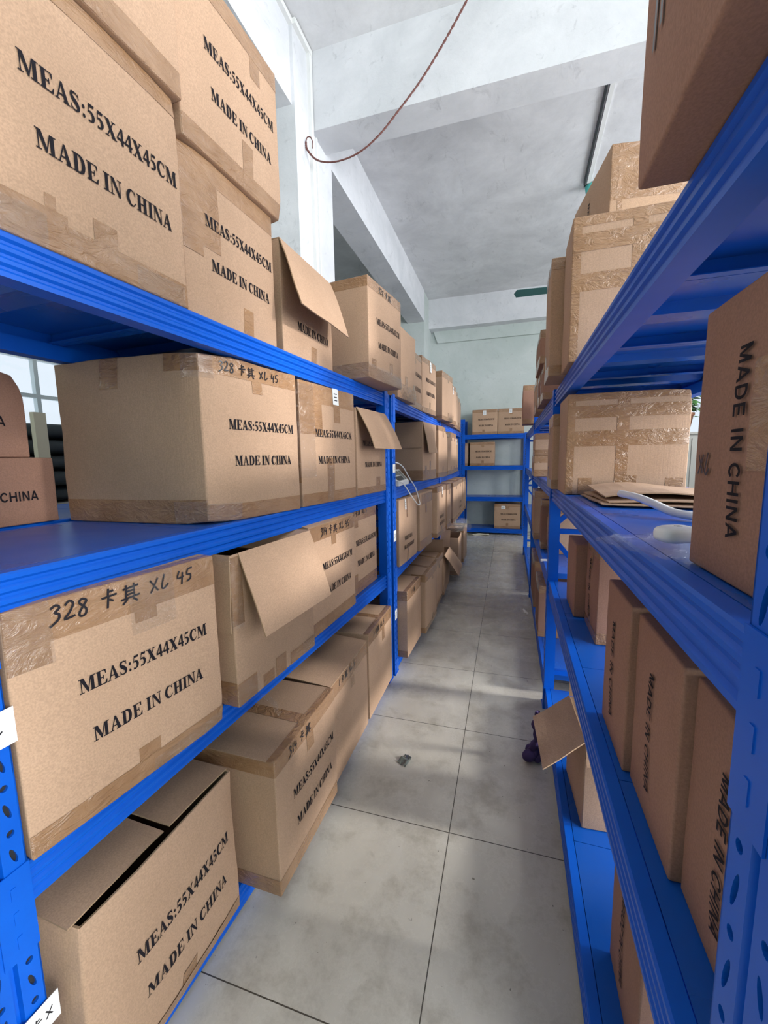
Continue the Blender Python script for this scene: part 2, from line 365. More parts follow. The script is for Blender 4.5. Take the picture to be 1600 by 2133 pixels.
def default_tapes(sh, top=.055, bot=.05, tab=.10, side=True):
    w, d, h = sh.w, sh.d, sh.h; out = []
    j = lambda a: a * RNG.uniform(.85, 1.15)
    if top:
        t = j(top); out.append([('F', 0, h - t, w, h), ('T', 0, 0, w, .03), ('L', d - .12, h - t, d, h), ('R', 0, h - t, .12, h)] if side else [('F', 0, h - t, w, h), ('T', 0, 0, w, .03)])
    if bot:
        t = j(bot); out.append([('F', 0, 0, w, t), ('L', d - .12, 0, d, t), ('R', 0, 0, .12, t)] if side else [('F', 0, 0, w, t)])
    if tab:
        c = w * RNG.uniform(.45, .55)
        out.append([('F', c - .024, h - j(tab), c + .024, h), ('T', c - .024, 0, c + .024, d)])
        out.append([('F', c - .022, 0, c + .022, j(tab))])
    return out
def flap(sh, parent, edge, ang, length, m0, curve=0.0, span=(0.0, 1.0), th=0.004, skew=0.0, wob=0.006):
    w, d, h = sh.w, sh.d, sh.h
    inward = {'F': Vector((0, 1, 0)), 'B': Vector((0, -1, 0)), 'L': Vector((1, 0, 0)), 'R': Vector((-1, 0, 0))}[edge]
    a = {'F': Vector((-w / 2, -d / 2, h)), 'B': Vector((w / 2, d / 2, h)), 'L': Vector((-w / 2, d / 2, h)), 'R': Vector((w / 2, -d / 2, h))}[edge]
    e = {'F': Vector((w, 0, 0)), 'B': Vector((-w, 0, 0)), 'L': Vector((0, -d, 0)), 'R': Vector((0, d, 0))}[edge]
    a = a + e * span[0]; e = e * (span[1] - span[0])
    NU, NV = 8, 8; top, bot = [], []
    for j in range(NV + 1):
        for i in range(NU + 1):
            s_, t = i / NU, j / NV
            P_ = a + e * (s_ + skew * t); t_int = 0
            steps = 12; pos = Vector((0, 0, 0))
            for k in range(steps):
                tt = t * (k + .5) / steps; an = RAD(ang + curve * tt)
                pos += (inward * math.cos(an) + Vector((0, 0, 1)) * math.sin(an)) * (length * t / steps)
            an = RAD(ang + curve * t)
            nn = (inward * -math.sin(an) + Vector((0, 0, 1)) * math.cos(an))
            wv = wob * t * noise.noise(Vector((s_ * 2.3 + sh.seed, t * 2.1, sh.seed)))
            top.append(P_ + pos + nn * (wv + th / 2)); bot.append(P_ + pos + nn * (wv - th / 2))
    mb = MB(); n = NU + 1; o = len(top)
    F_ = [(j * n + i, j * n + i + 1, (j + 1) * n + i + 1, (j + 1) * n + i) for j in range(NV) for i in range(NU)]
    mb.add(top + bot, F_ + [tuple(i_ + o for i_ in f[::-1]) for f in F_], 0)
    edge_f = []
    ring = [i for i in range(n)] + [j * n + NU for j in range(1, n)] + [NV * n + i for i in range(NU - 1, -1, -1)] + [j * n for j in range(NV - 1, 0, -1)]
    for k in range(len(ring)):
        x, y = ring[k], ring[(k + 1) % len(ring)]; edge_f.append((x, x + o, y + o, y))
    ob = len(mb.v) - 2 * o
    for f in edge_f: mb.f.append(tuple(i + ob for i in f)); mb.m.append(1)
    return fixn(mb.build('flap', [m0, M['edge']], parent))
def carton(label, corner, rotz, w, h, d, text='std', tapes='std', hand=None, sticker=None, opened=None, flaps=(), group=None, films=(),
           card='card', bulge=0.006, crush=(), tapem='tape', amp=0.002, ts=1.0, r=0.0045, shear=0.0):
    seed = RNG.uniform(0, 90)
    c, s_ = math.cos(rotz), math.sin(rotz)
    x, y, z = corner; ox, oy = w / 2, d / 2
    root = thing('cardboard_carton', label, 'carton', (x + c * ox - s_ * oy, y + s_ * ox + c * oy, z), rotz, group)
    sh = Shape(w, d, h, r, bulge, seed, crush, amp, shear)
    mb = MB()
    for f in ('F', 'B', 'L', 'R', 'D') + (() if opened else ('T',)):
        W_, H_ = sh.size(f); add_rect(mb, sh, f, 0, 0, W_, H_, 0.0, 0)
    if opened:      # inner walls, the rim and the inside of the bottom
        t = 0.005; H2 = h - .002
        for f in ('F', 'B', 'L', 'R'):
            W_, H_ = sh.size(f); us = grid_lines(W_, sh.r); vs = grid_lines(H_, sh.r); V = []
            for v in vs:
                for u in us:
                    p = sh.map(sh.face(f, u, v), 0)
                    p.x = max(-w / 2 + t, min(w / 2 - t, p.x * (1 - 2 * t / w))); p.y = p.y * (1 - 2 * t / d); p.z = max(t, p.z - .0005)
                    V.append(p)
            nu = len(us)
            mb.add(V, [(j * nu + i, (j + 1) * nu + i, (j + 1) * nu + i + 1, j * nu + i + 1) for j in range(len(vs) - 1) for i in range(nu - 1)], 2)
            V2 = [sh.map(sh.face(f, u, h), 0) for u in us]; V3 = V[-nu:]
            mb.add(V2 + V3, [(i, i + 1, nu + i + 1, nu + i) for i in range(nu - 1)], 3)
        mb.box(-w / 2 + t, -d / 2 + t, .002, w / 2 - t, d / 2 - t, t, 2)
    if text == 'std':
        add_polys(mb, sh, 'F', serif_text('MEAS:55X44X45CM', .322 * ts, .032 * ts), w * .5 - .128, h * .5 + .035)
        add_polys(mb, sh, 'F', serif_text('MADE IN CHINA', .282 * ts, .032 * ts), w * .5 - .112, h * .5 - .08)
    elif text == 'low':
        add_polys(mb, sh, 'F', serif_text('MADE IN CHINA', .282, .032), w * .5 - .112, .108)
    elif text == 'side':       # print lies on its side, reading downwards
        add_polys(mb, sh, 'F', sans_text('MADE IN CHINA', h * .64, .026), w * .5 - .012, h * .80, turn=True, off=.0026)
    elif text == 'sans':
        add_polys(mb, sh, 'F', sans_text('MADE IN CHINA', .27, .030), w - .33, h * .36, off=.0026)
    elif text == 'narrow':
        add_polys(mb, sh, 'F', serif_text('MADE IN CHINA', .19, .03), w * .25, h * .36)
        add_polys(mb, sh, 'F', serif_text('MEAS:55X44X45CM', .25, .03), w * .22, h * .22)
    if hand:
        u, v, s2, hh = hand; polys, _ = hand_text(s2, hh); add_polys(mb, sh, 'F', polys, u, v, 4, .0024)
    body = mb.build('body', [M[card], M['ink'], M['card_in'], M['edge'], M['marker']], root, True)
    if tapes == 'std': tapes = default_tapes(sh, top=0 if opened else .055, tab=.10 if not opened else 0)
    for i, T in enumerate(tapes or ()):
        tb = MB()
        for (f, u0, v0, u1, v1) in T: add_rect(tb, sh, f, u0, v0, u1, v1, .0006 + .0003 * (i % 3), 0)
        tb.build('tape', M[tapem], root, True)
    if sticker:
        f, u, v, sw, sh_ = sticker; sb = MB(); add_rect(sb, sh, f, u, v, u + sw, v + sh_, .0026, 0)
        for k in range(3): add_rect(sb, sh, f, u + sw * .2, v + sh_ * (.25 + .2 * k), u + sw * .75, v + sh_ * (.25 + .2 * k) + .004, .0030, 1)
        sb.build('paper_label', [M['paper'], M['ink']], root)
    for T in films:
        tb = MB()
        for (f, u0, v0, u1, v1) in T: add_rect(tb, sh, f, u0, v0, u1, v1, .0028, 0)
        tb.build('clear_tape', M['film'], root, True)
    for fl in flaps: flap(sh, root, *fl[:3], M['card'], **(fl[3] if len(fl) > 3 else {}))
    return root
E90 = math.pi / 2
def lc(label, x, y, z, w, h, d=.56, yaw=2.0, **k):      # carton facing the aisle from the left row; (x, y) = near bottom corner of its front
    return carton(label, (x, y, z), E90 - RAD(yaw), w, h, d, **k)
def rcart(label, x, y, z, w, h, d=.46, yaw=0.8, **k):   # carton facing the aisle from the right row; (x, y) = far bottom corner of its front
    return carton(label, (x, y, z), -E90 - RAD(yaw), w, h, d, **k)

# ------------------------------------------------------------------ the room
X0, X1, Y0_, Y1_, ZC = -4.2, 4.0, -3.5, 8.75, 4.62
ZB, T_ = 4.07, 0.24
def slab(name, a, b_, m):
    mb = MB(); mb.box(*a, *b_); return struct(mb.build(name, M[m]))
slab('floor', (X0 - T_, Y0_ - T_, -.12), (X1 + T_, Y1_ + T_, 0), 'floor')
slab('ceiling', (X0 - T_, Y0_ - T_, ZC), (X1 + T_, Y1_ + T_, ZC + .15), 'ceil')
def wall_open(name, axis, at, thick, a0, a1, z1, holes, m):
    """wall with rectangular openings; axis 'x': plane x = at running along y, 'y': plane y = at running along x"""
    cu = sorted({a0, a1} | {h[0] for h in holes} | {h[1] for h in holes}); cz = sorted({0, z1} | {h[2] for h in holes} | {h[3] for h in holes})
    mb = MB(); lo, hi = min(at, at + thick), max(at, at + thick)
    for i in range(len(cu) - 1):
        for j in range(len(cz) - 1):
            u, z = (cu[i] + cu[i + 1]) / 2, (cz[j] + cz[j + 1]) / 2
            if any(h[0] < u < h[1] and h[2] < z < h[3] for h in holes): continue
            if axis == 'x': mb.box(lo, cu[i], cz[j], hi, cu[i + 1], cz[j + 1])
            else: mb.box(cu[i], lo, cz[j], cu[i + 1], hi, cz[j + 1])
    return struct(mb.build(name, M[m]))
WR = [(-3.2, .6, .9, 3.95), (1.2, 2.98, .3, 3.95), (3.8, 6.1, 2.0, 3.95)]
WL = [(-.4, 1.3, 1.0, 2.53), (1.6, 5.4, 1.0, 2.53)]
WB = []
WF = [(2.1, 3.9, 1.1, 3.5)]
wall_open('wall_right', 'x', X1, T_, Y0_ - T_, Y1_ + T_, ZC, WR, 'white')
wall_open('wall_left', 'x', X0, -T_, Y0_ - T_, Y1_ + T_, ZC, WL, 'pale_green')
wall_open('wall_behind', 'y', Y0_, -T_, X0, X1, ZC, WB, 'green')
wall_open('wall_far', 'y', Y1_, T_, X0, X1, ZC, WF, 'pale_green')
nw = 0
def window(axis, at, h, cols, rows):
    global nw; nw += 1
    a0, a1, z0, z1 = h; fw = .05; mb = MB(); gb = MB()
    def bx(u0, w0, u1, w1, t, b_):
        if axis == 'x': b_.box(at - t, u0, w0, at + t, u1, w1)
        else: b_.box(u0, at - t, w0, u1, at + t, w1)
    bx(a0, z0, a1, z0 + fw, .03, mb); bx(a0, z1 - fw, a1, z1, .03, mb)
    bx(a0, z0 + fw, a0 + fw, z1 - fw, .03, mb); bx(a1 - fw, z0 + fw, a1, z1 - fw, .03, mb)
    for i in range(1, cols): u = a0 + (a1 - a0) * i / cols; bx(u - .018, z0 + fw, u + .018, z1 - fw, .025, mb)
    for j in range(1, rows): z = z0 + (z1 - z0) * j / rows; bx(a0 + fw, z - .018, a1 - fw, z + .018, .022, mb)
    o = struct(mb.build('window_%d' % nw, M['frame']))
    bx(a0 + fw, z0 + fw, a1 - fw, z1 - fw, .002, gb); gb.build('pane', M['glass'], o)
for h in WR: window('x', X1 + .1, h, 3, 2)
for h in WL: window('x', X0 - .08, h, 3 if h[1] - h[0] > 2 else 2, 4)
for h in WB: window('y', Y0_ - .1, h, 5, 2)
for h in WF: window('y', Y1_ + .1, h, 2, 2)
# concrete frame: long beams, cross beams, columns
def trim(n, a, b_, m): return slab('trim_%d' % n, a, b_, m)
trim(1, (-2.04, -3.5, ZB), (-1.555, 3.0, ZC), 'white')
trim(2, (-1.88, 3.65, ZB), (-1.555, 8.0, ZC), 'white')
trim(3, (-1.53, 3.27, ZB), (3.6, 3.535, ZC), 'white')
trim(4, (-1.56, 8.48, ZB), (4.0, 8.75, ZC), 'white')
trim(5, (-2.06, 3.0, 0), (-1.53, 3.65, ZC), 'white')
trim(6, (-2.10, 8.0, 0), (-1.56, 8.75, ZC), 'pale_green')
trim(7, (-4.2, 8.70, 0), (-2.10, 8.75, ZC), 'green')
trim(8, (-4.2, 3.27, ZB), (-2.06, 3.535, ZC), 'white')
mb = MB()
mb.add([(-1.42, 8.69, 3.84), (4.0, 8.69, 3.84), (4.0, 8.75, 3.84), (-1.42, 8.75, 3.84), (-1.50, 8.69, 4.07), (4.0, 8.69, 4.07), (4.0, 8.75, 4.07), (-1.50, 8.75, 4.07)],
       [(0, 3, 2, 1), (4, 5, 6, 7), (0, 1, 5, 4), (1, 2, 6, 5), (2, 3, 7, 6), (3, 0, 4, 7)])
struct(mb.build('trim_9', M['pale_green']))
trim(10, (3.6, 3.0, 0), (4.0, 3.65, ZC), 'white')
# cable trunking: along the long beam, round the corner and down the column
mb = MB(); mb.box(-1.555, -3.0, 4.575, -1.525, 3.0, 4.612); mb.box(-1.53, 3.0, 4.575, -1.50, 3.262, 4.612); mb.box(-1.53, 3.222, .3, -1.505, 3.262, 4.575)
tag(mb.build('cable_trunking', M['pvc']), 'white plastic cable trunking along the ceiling beam and down the concrete column', 'trunking')
mb = MB(); mb.box(-1.53, 3.33, 1.0, -1.518, 3.352, 4.06); mb.box(-1.53, 3.33, 4.06, -1.518, 3.352, 4.068)
tag(mb.build('cable_conduit', M['pvc']), 'thin white conduit running down the column face under the cross beam', 'conduit')
# ceiling fan and the batten its cable runs in
t = thing('ceiling_fan', 'teal ceiling fan with thin dark blades hanging beyond the right rack', 'fan', (.865, 5.66, ZC))
mb = MB(); mb.box(-.02, -.05, -.012, .02, -.012 + .05, 0); mb.box(-.075, -.012, -.012, .075, .02, 0); mb.build('mounting_plate', M['dark'], t)
def lathe(mb, prof, n=24, cx=0, cy=0, mi=0):
    v = [(cx + r_ * math.cos(2 * math.pi * k / n), cy + r_ * math.sin(2 * math.pi * k / n), z) for r_, z in prof for k in range(n)]
    mb.add(v, [(i * n + k, i * n + (k + 1) % n, (i + 1) * n + (k + 1) % n, (i + 1) * n + k) for i in range(len(prof) - 1) for k in range(n)], mi)
mb = MB(); lathe(mb, [(.001, -.01), (.062, -.012), (.066, -.03), (.05, -.12), (.02, -.15), (.012, -.155)]); mb.build('canopy', M['teal'], t, True)
mb = MB(); mb.tube([(0, 0, -.14), (0, 0, -1.05)], .012); mb.build('downrod', M['pvc'], t, True)
mb = MB(); lathe(mb, [(.001, -1.0), (.05, -1.02), (.12, -1.06), (.14, -1.12), (.12, -1.18), (.05, -1.22), (.001, -1.23)]); mb.build('motor', M['teal'], t, True)
for k in range(3):
    a = RAD(182 + 120 * k); mb = MB()
    P_ = [(.10, -.03), (.22, -.035), (.28, -.06), (.80, -.07), (.83, 0), (.80, .07), (.28, .06), (.22, .035), (.10, .03)]
    v = [(r_ * math.cos(a) - y * math.sin(a), r_ * math.sin(a) + y * math.cos(a), -1.11 + y * .25 + dz) for dz in (0, .005) for r_, y in P_]; n_ = len(P_)
    mb.add(v, [tuple(range(n_))[::-1], tuple(range(n_, 2 * n_))] + [(i, (i + 1) % n_, n_ + (i + 1) % n_, n_ + i) for i in range(n_)]); mb.build('blade', M['teal_dark'], t)
mb = MB()
for a_, c_, h_, mi_ in ((.757, .797, .018, 0), (.722, .740, .026, 1)):
    dx_ = .052
    mb.add([(a_, 4.0, ZC - h_), (c_, 4.0, ZC - h_), (c_ + dx_, 5.6, ZC - h_), (a_ + dx_, 5.6, ZC - h_), (a_, 4.0, ZC), (c_, 4.0, ZC), (c_ + dx_, 5.6, ZC), (a_ + dx_, 5.6, ZC)],
           [(0, 3, 2, 1), (4, 5, 6, 7), (0, 1, 5, 4), (1, 2, 6, 5), (2, 3, 7, 6), (3, 0, 4, 7)], mi_)
tag(mb.build('ceiling_batten', [M['pvc'], M['dark']]), 'white batten with a dark cable on the ceiling leading to the fan', 'batten')
# twisted wire slung from the column to the ceiling
c_ = spline([(-1.50, 3.13, 3.86), (-1.51, 3.15, 3.93), (-1.475, 3.15, 3.925), (-1.462, 3.15, 3.87), (-1.47, 3.15, 3.83)], 4)
main = spline([(-1.525, 3.15, 3.915), (-1.515, 3.15, 3.86), (-1.44, 3.15, 3.775), (-1.32, 3.15, 3.734), (-1.18, 3.15, 3.735), (-1.05, 3.15, 3.772), (-.92, 3.15, 3.85), (-.79, 3.15, 3.962), (-.66, 3.15, 4.08), (-.55, 3.15, 4.20), (-.43, 3.15, 4.35), (-.32, 3.15, 4.50), (-.24, 3.15, 4.617)], 14)
mb = MB()
for ph in (0, math.pi):
    pts = []
    for i, p in enumerate(main):
        a = i * .95 + ph; pts.append(p + Vector((math.cos(a) * .0042, math.sin(a) * .0042, math.sin(a) * .002)))
    mb.tube(pts, .0052, 6)
mb.tube(spline([(-1.525, 3.15, 3.915), (-1.512, 3.15, 3.945), (-1.485, 3.15, 3.94), (-1.468, 3.15, 3.90), (-1.47, 3.15, 3.86)], 5), .004, 6)
tag(mb.build('hanging_wire', M['wire'], smooth=True), 'twisted red brown wire drooping from the column up to the ceiling', 'wire')

# ------------------------------------------------------------------ racks
PW, PD = .085, .055
def post_mesh(height, near=True):
    """local: face at x = 0 looking +x, y from 0 to PW, z up; perforated face with slanted slots and round holes"""
    mb = MB(); pitch = .09; nz = int(height / pitch); N_ = 12
    gy = [(0, .036), (.049, PW)]
    def cell(y0, y1, z0, z1, cy, cz, ry, rz, slant):
        hole = []; outer = []
        for k in range(N_):
            a = 2 * math.pi * (k + .5) / N_; ca, sa = math.cos(a), math.sin(a)
            hole.append((cy + ry * ca + slant * sa, cz + rz * sa))
            m_ = max(abs(ca), abs(sa)); outer.append(((y0 + y1) / 2 + (y1 - y0) / 2 * ca / m_, (z0 + z1) / 2 + (z1 - z0) / 2 * sa / m_))
        # snap four samples to the corners so that cells tile
        for yy, zz in ((y0, z0), (y1, z0), (y1, z1), (y0, z1)):
            i = min(range(N_), key=lambda q: (outer[q][0] - yy) ** 2 + (outer[q][1] - zz) ** 2); outer[i] = (yy, zz)
        V = [(0, y, z) for y, z in outer] + [(0, y, z) for y, z in hole] + [(-.006, y, z) for y, z in hole]
        F_ = [(k, (k + 1) % N_, N_ + (k + 1) % N_, N_ + k) for k in range(N_)] + [(N_ + k, N_ + (k + 1) % N_, 2 * N_ + (k + 1) % N_, 2 * N_ + k) for k in range(N_)]
        mb.add(V, F_)
        mb.add([(-.006, y, z) for y, z in hole], [tuple(range(N_))], 1)  # dark face closing the hole, painted shade for the hollow inside of the post
    for i in range(nz):
        z = i * pitch
        for q, (a, c) in enumerate(gy):
            zs = [z, z + pitch * .55, z + pitch]
            if q == 0:
                cell(a, c, zs[0], zs[1], (a + c) / 2, (zs[0] + zs[1]) / 2, .0045, .020, .004 if True else 0)
                cell(a, c, zs[1], zs[2], (a + c) / 2, (zs[1] + zs[2]) / 2, .0062, .0068, 0)
            else:
                cell(a, c, zs[0], zs[1], (a + c) / 2, (zs[0] + zs[1]) / 2, .0062, .0068, 0)
                cell(a, c, zs[1], zs[2], (a + c) / 2, (zs[1] + zs[2]) / 2, .0045, .016, -.004)
    H = nz * pitch
    mb.add([(0, .036, 0), (-.010, .039, 0), (-.010, .046, 0), (0, .049, 0), (0, .036, H), (-.010, .039, H), (-.010, .046, H), (0, .049, H)], [(0, 1, 5, 4), (1, 2, 6, 5), (2, 3, 7, 6)])
    if H < height: mb.box(-.008, 0, H, 0, PW, height)
    for y0, y1 in ((0, .0025), (PW - .0025, PW)): mb.box(-PD, y0, 0, 0, y1, height)
    for y0, y1 in ((0.0025, .016), (PW - .016, PW - .0025)): mb.box(-PD, y0, 0, -PD + .0025, y1, height)
    mb.box(-PD - .01, -.006, 0, .006, PW + .006, .004)
    return mb
BEAM = [(0.0, -.004), (0.0, -.012), (-.005, -.017), (-.005, -.022), (0.0, -.027), (0.0, -.034), (-.005, -.039), (-.005, -.044), (0, -.049), (0, -.056), (-.005, -.061), (-.005, -.066), (0, -.071), (0, -.080), (-.045, -.080), (-.045, -.034), (-.030, -.034), (-.030, -.0), (-.004, -.0)]
def rack(label, loc, rotz, L_, D_, levels, height, own_near=True, own_far=True, tall_near=None, group=None, connectors=True, brace=True):
    t = thing('storage_rack', label, 'rack', loc, rotz, group)
    mats = [M['blue'], M['dark']]
    ys = ([0.0] if own_near else []) + ([L_ - PW] if own_far else [])
    for y in ys:
        hh = tall_near if (tall_near and y == 0.0) else height
        post_mesh(hh).build('post', mats, t, xf=Matrix.Translation((0, y, 0)))
        post_mesh(hh).build('post', mats, t, xf=Matrix.Translation((-D_, y, 0)) @ Matrix.Diagonal((-1, 1, 1, 1)))
        if brace:
            mb = MB(); yc = y + PW / 2
            for z in (.22, 1.075, 1.74): mb.box(-D_ + .03, yc - .012, z - .014, -.03, yc + .012, z + .014)
            for a, za, c, zc in ((-.03, 1.11, -D_ + .03, 1.66), (-.03, 1.03, -D_ + .03, .34)):
                dx, dz = c - a, zc - za; l = math.hypot(dx, dz); nx, nz = -dz / l * .013, dx / l * .013
                mb.add([(a - nx, yc - .01, za - nz), (c - nx, yc - .01, zc - nz), (c + nx, yc - .01, zc + nz), (a + nx, yc - .01, za + nz),
                        (a - nx, yc + .01, za - nz), (c - nx, yc + .01, zc - nz), (c + nx, yc + .01, zc + nz), (a + nx, yc + .01, za + nz)],
                       [(0, 3, 2, 1), (4, 5, 6, 7), (0, 1, 5, 4), (1, 2, 6, 5), (2, 3, 7, 6), (3, 0, 4, 7)])
            fixn(mb.build('side_brace', M['blue'], t))
    for z in levels:
        ya = PW if own_near else 0.0; yb = L_ - PW
        for side in (0, 1):
            mb = MB(); prof = [(x - .004, zz + z) for x, zz in BEAM] if not side else [(-D_ - x + .004, zz + z) for x, zz in BEAM][::-1]
            mb.prism_y(prof, ya, yb)
            b_ = fixn(mb.build('beam', M['blue'], t))
            if connectors and side == 0:
                for yy, s_ in ([(0.0, 1)] if own_near else []) + ([(L_ - PW, -1)] if own_far else []):
                    mb = MB(); y0, y1 = (yy + .030, yy + PW + .0015) if s_ > 0 else (yy - .0015, yy + PW - .030)
                    zt, zb = z + .012, z - .165
                    mb.box(.0005, y0, zb, .003, y1, zt)
                    yy2 = y1 if s_ > 0 else y0
                    mb.box(-.04, yy2 - .0012, zb, .0005, yy2 + .0012, zt)
                    for q in range(3):
                        zc = zb + .035 + q * .05; mb.box(.003, (y0 + y1) / 2 - .005, zc - .012, .0042, (y0 + y1) / 2 + .003, zc + .012)
                    mb.build('beam_connector', mats, b_)
        n = max(2, round((yb - ya) / .5)); pw = (yb - ya) / n
        for i in range(n):
            a, c = ya + i * pw + .0012, ya + (i + 1) * pw - .0012; mb = MB(); xa, xb = -.036, -D_ + .036
            mb.box(xb, a, z - .003, xa, c, z)
            for (e0, e1) in ((a, a + .0015), (c - .0015, c)): mb.box(xb, e0, z - .033, xa, e1, z - .003)
            mb.box(xb + .012, a + .0015, z - .033, xa - .012, a + .020, z - .031); mb.box(xb + .012, c - .020, z - .033, xa - .012, c - .0015, z - .031)
            mid = (a + c) / 2
            mb.add([(xb + .015, mid - .05, z - .003), (xb + .015, mid - .035, z - .026), (xb + .015, mid + .035, z - .026), (xb + .015, mid + .05, z - .003),
                    (xa - .015, mid - .05, z - .003), (xa - .015, mid - .035, z - .026), (xa - .015, mid + .035, z - .026), (xa - .015, mid + .05, z - .003)],
                   [(0, 1, 5, 4), (1, 2, 6, 5), (2, 3, 7, 6), (0, 3, 2, 1), (4, 5, 6, 7)])
            mb.build('shelf_panel', M['blue_shelf'], t)
    return t
LV = [.09, .75, 1.31, 1.91]; RV = [.13, .79, 1.34, 1.85]
YL = 3.315
rack('blue steel rack nearest on the left, its four shelves full of big cartons', (-.858, .37, 0), -RAD(YL), 2.20, .60, LV, 1.908)
rack('second blue rack on the left, the kitchen scale on its third shelf', (-.722, 2.590, 0), 0, 2.06, .60, LV, 1.908)
rack('farthest blue rack on the left, ending before the far wall rack', (-.722, 4.650, 0), 0, 2.04, .60, LV, 1.908, own_near=False)
rack('blue rack behind the nearest left rack, seen through its third shelf', (-1.50, .25, 0), 0, 2.10, .60, [.09, .75, 1.31], 1.40, connectors=False)
rack('blue rack closest on the right, with cable and plastic bag on its shelf', (.238, 2.545, 0), math.pi - RAD(.84), 2.21, .62, RV, 1.848)
rack('second blue rack on the right, behind the tall round-edged post', (.255, 4.60, 0), math.pi - RAD(.4), 2.05, .62, RV, 1.848, own_far=False, tall_near=2.06)
rack('farthest blue rack on the right, reaching the far wall rack', (.262, 6.62, 0), math.pi - RAD(.2), 2.02, .62, RV, 1.848, own_far=False)
rack('blue rack standing across the aisle against the far wall', (-.885, 8.17, 0), -E90, 1.27, .52, [.12, .74, 1.345, 1.945], 1.943, tall_near=2.24, brace=False)

# ------------------------------------------------------------------ cartons of the left row
Z1, Z2, Z3, Z4 = [z + .001 for z in LV]
GL_ = 'cartons on the left racks'
lc('big carton at the front of the top left shelf, taped along its bottom edge', -.857, .492, Z4, .472, .505, yaw=3.3, ts=1.09, crush=[(1, -1, 1, .1, .006)], group=GL_, films=[[('F', 0, 0, .13, .06)], [('F', .32, 0, .46, .05)]],
   tapes=[[('F', 0, 0, .17, .075), ('F', .13, .03, .15, .10)], [('F', .15, 0, .472, .058), ('R', 0, 0, .12, .055)], [('F', .222, 0, .275, .10)], [('F', .345, 0, .40, .055)], [('F', 0, .46, .472, .505), ('R', 0, .46, .12, .505)]])
lc('carton stacked on the big front carton, touching the top left picture edge', -.842, .504, Z4 + .506, .472, .47, yaw=3.3, text=None, group=GL_,
   tapes=[[('F', 0, 0, .472, .06), ('R', 0, 0, .12, .055)]])
lc('second carton from the front on the top left shelf, under another carton', -.846, .978, Z4, .42, .448, yaw=3.0, crush=[(-1, -1, 1, .12, .012)], group=GL_,
   tapes=[[('F', 0, .385, .43, .448), ('R', 0, .39, .12, .448)], [('F', .0, .20, .14, .448)], [('F', .0, .17, .07, .215)], [('F', .235, 0, .285, .085)]])
lc('highest carton, sitting on the second carton of the top left shelf', -.836, .993, Z4 + .449, .446, .478, yaw=4.0, crush=[(1, -1, -1, .08, .01)], group=GL_,
   tapes=[[('F', 0, 0, .446, .055), ('R', 0, 0, .12, .05)], [('F', 0, .42, .446, .478), ('R', 0, .42, .12, .478)], [('F', .24, .02, .29, .14)], [('F', .30, .36, .35, .478)]])
lc('open carton on the top left shelf with one wide flap folded outwards', -.816, 1.432, Z4, .43, .40, .50, yaw=1.5, text='low', opened=True, group=GL_,
   tapes=[[('F', .215, 0, .262, .07)]],
   flaps=[('F', 244, .285, dict(curve=6, skew=-.13)), ('B', 60, .18), ('L', -20, .2), ('R', -20, .2)])
lc('carton overhanging the end of the first top left shelf beside the open one', -.672, 2.013, Z4, .425, .488, .52, yaw=8, ts=.95, hand=(.12, .44, '328 kq', .03), crush=[(-1, -1, -1, .1, .012)], group=GL_, films=[[('F', 0, 0, .425, .07), ('L', .30, 0, .52, .075)]],
   tapes=[[('F', 0, .435, .425, .488), ('L', 0, .435, .52, .488)], [('F', 0, 0, .425, .06), ('L', 0, 0, .52, .075)], [('F', .245, 0, .29, .115)], [('F', .03, 0, .08, .10)]])
lc('first carton of the second top left shelf, leaning out past the post', -.705, 2.70, Z4, .42, .47, yaw=4, text=None, group=GL_, tapes=[[('F', 0, 0, .42, .10)], [('F', .15, 0, .20, .16)], [('F', .34, 0, .39, .13)]])
lc('narrow carton squeezed second on the second top left shelf', -.735, 3.15, Z4, .42, .44, yaw=2, group=GL_)
lc('pale carton with a white label on the second top left shelf', -.722, 3.60, Z4, .455, .475, yaw=5.5, sticker=('F', .24, .375, .045, .09), group=GL_)
lc('carton with brown shaded side sticking out over the second top left shelf', -.668, 4.40, Z4, .455, .50, yaw=6, text=None, tapem='tape', group=GL_)
lc('carton with a white label high on the far top left shelf', -.665, 4.93, Z4, .45, .47, yaw=3, text=None, sticker=('F', .2, .36, .04, .09), group=GL_)
lc('carton second from the end of the far top left shelf', -.69, 5.43, Z4, .46, .49, yaw=1, text=None, group=GL_)
lc('last but one carton of the far top left shelf, squarest of them', -.70, 5.93, Z4, .45, .46, yaw=0, text=None, group=GL_)
lc('end carton of the far top left shelf beside the far wall rack post', -.715, 6.42, Z4, .20, .44, yaw=0, text=None, group=GL_)

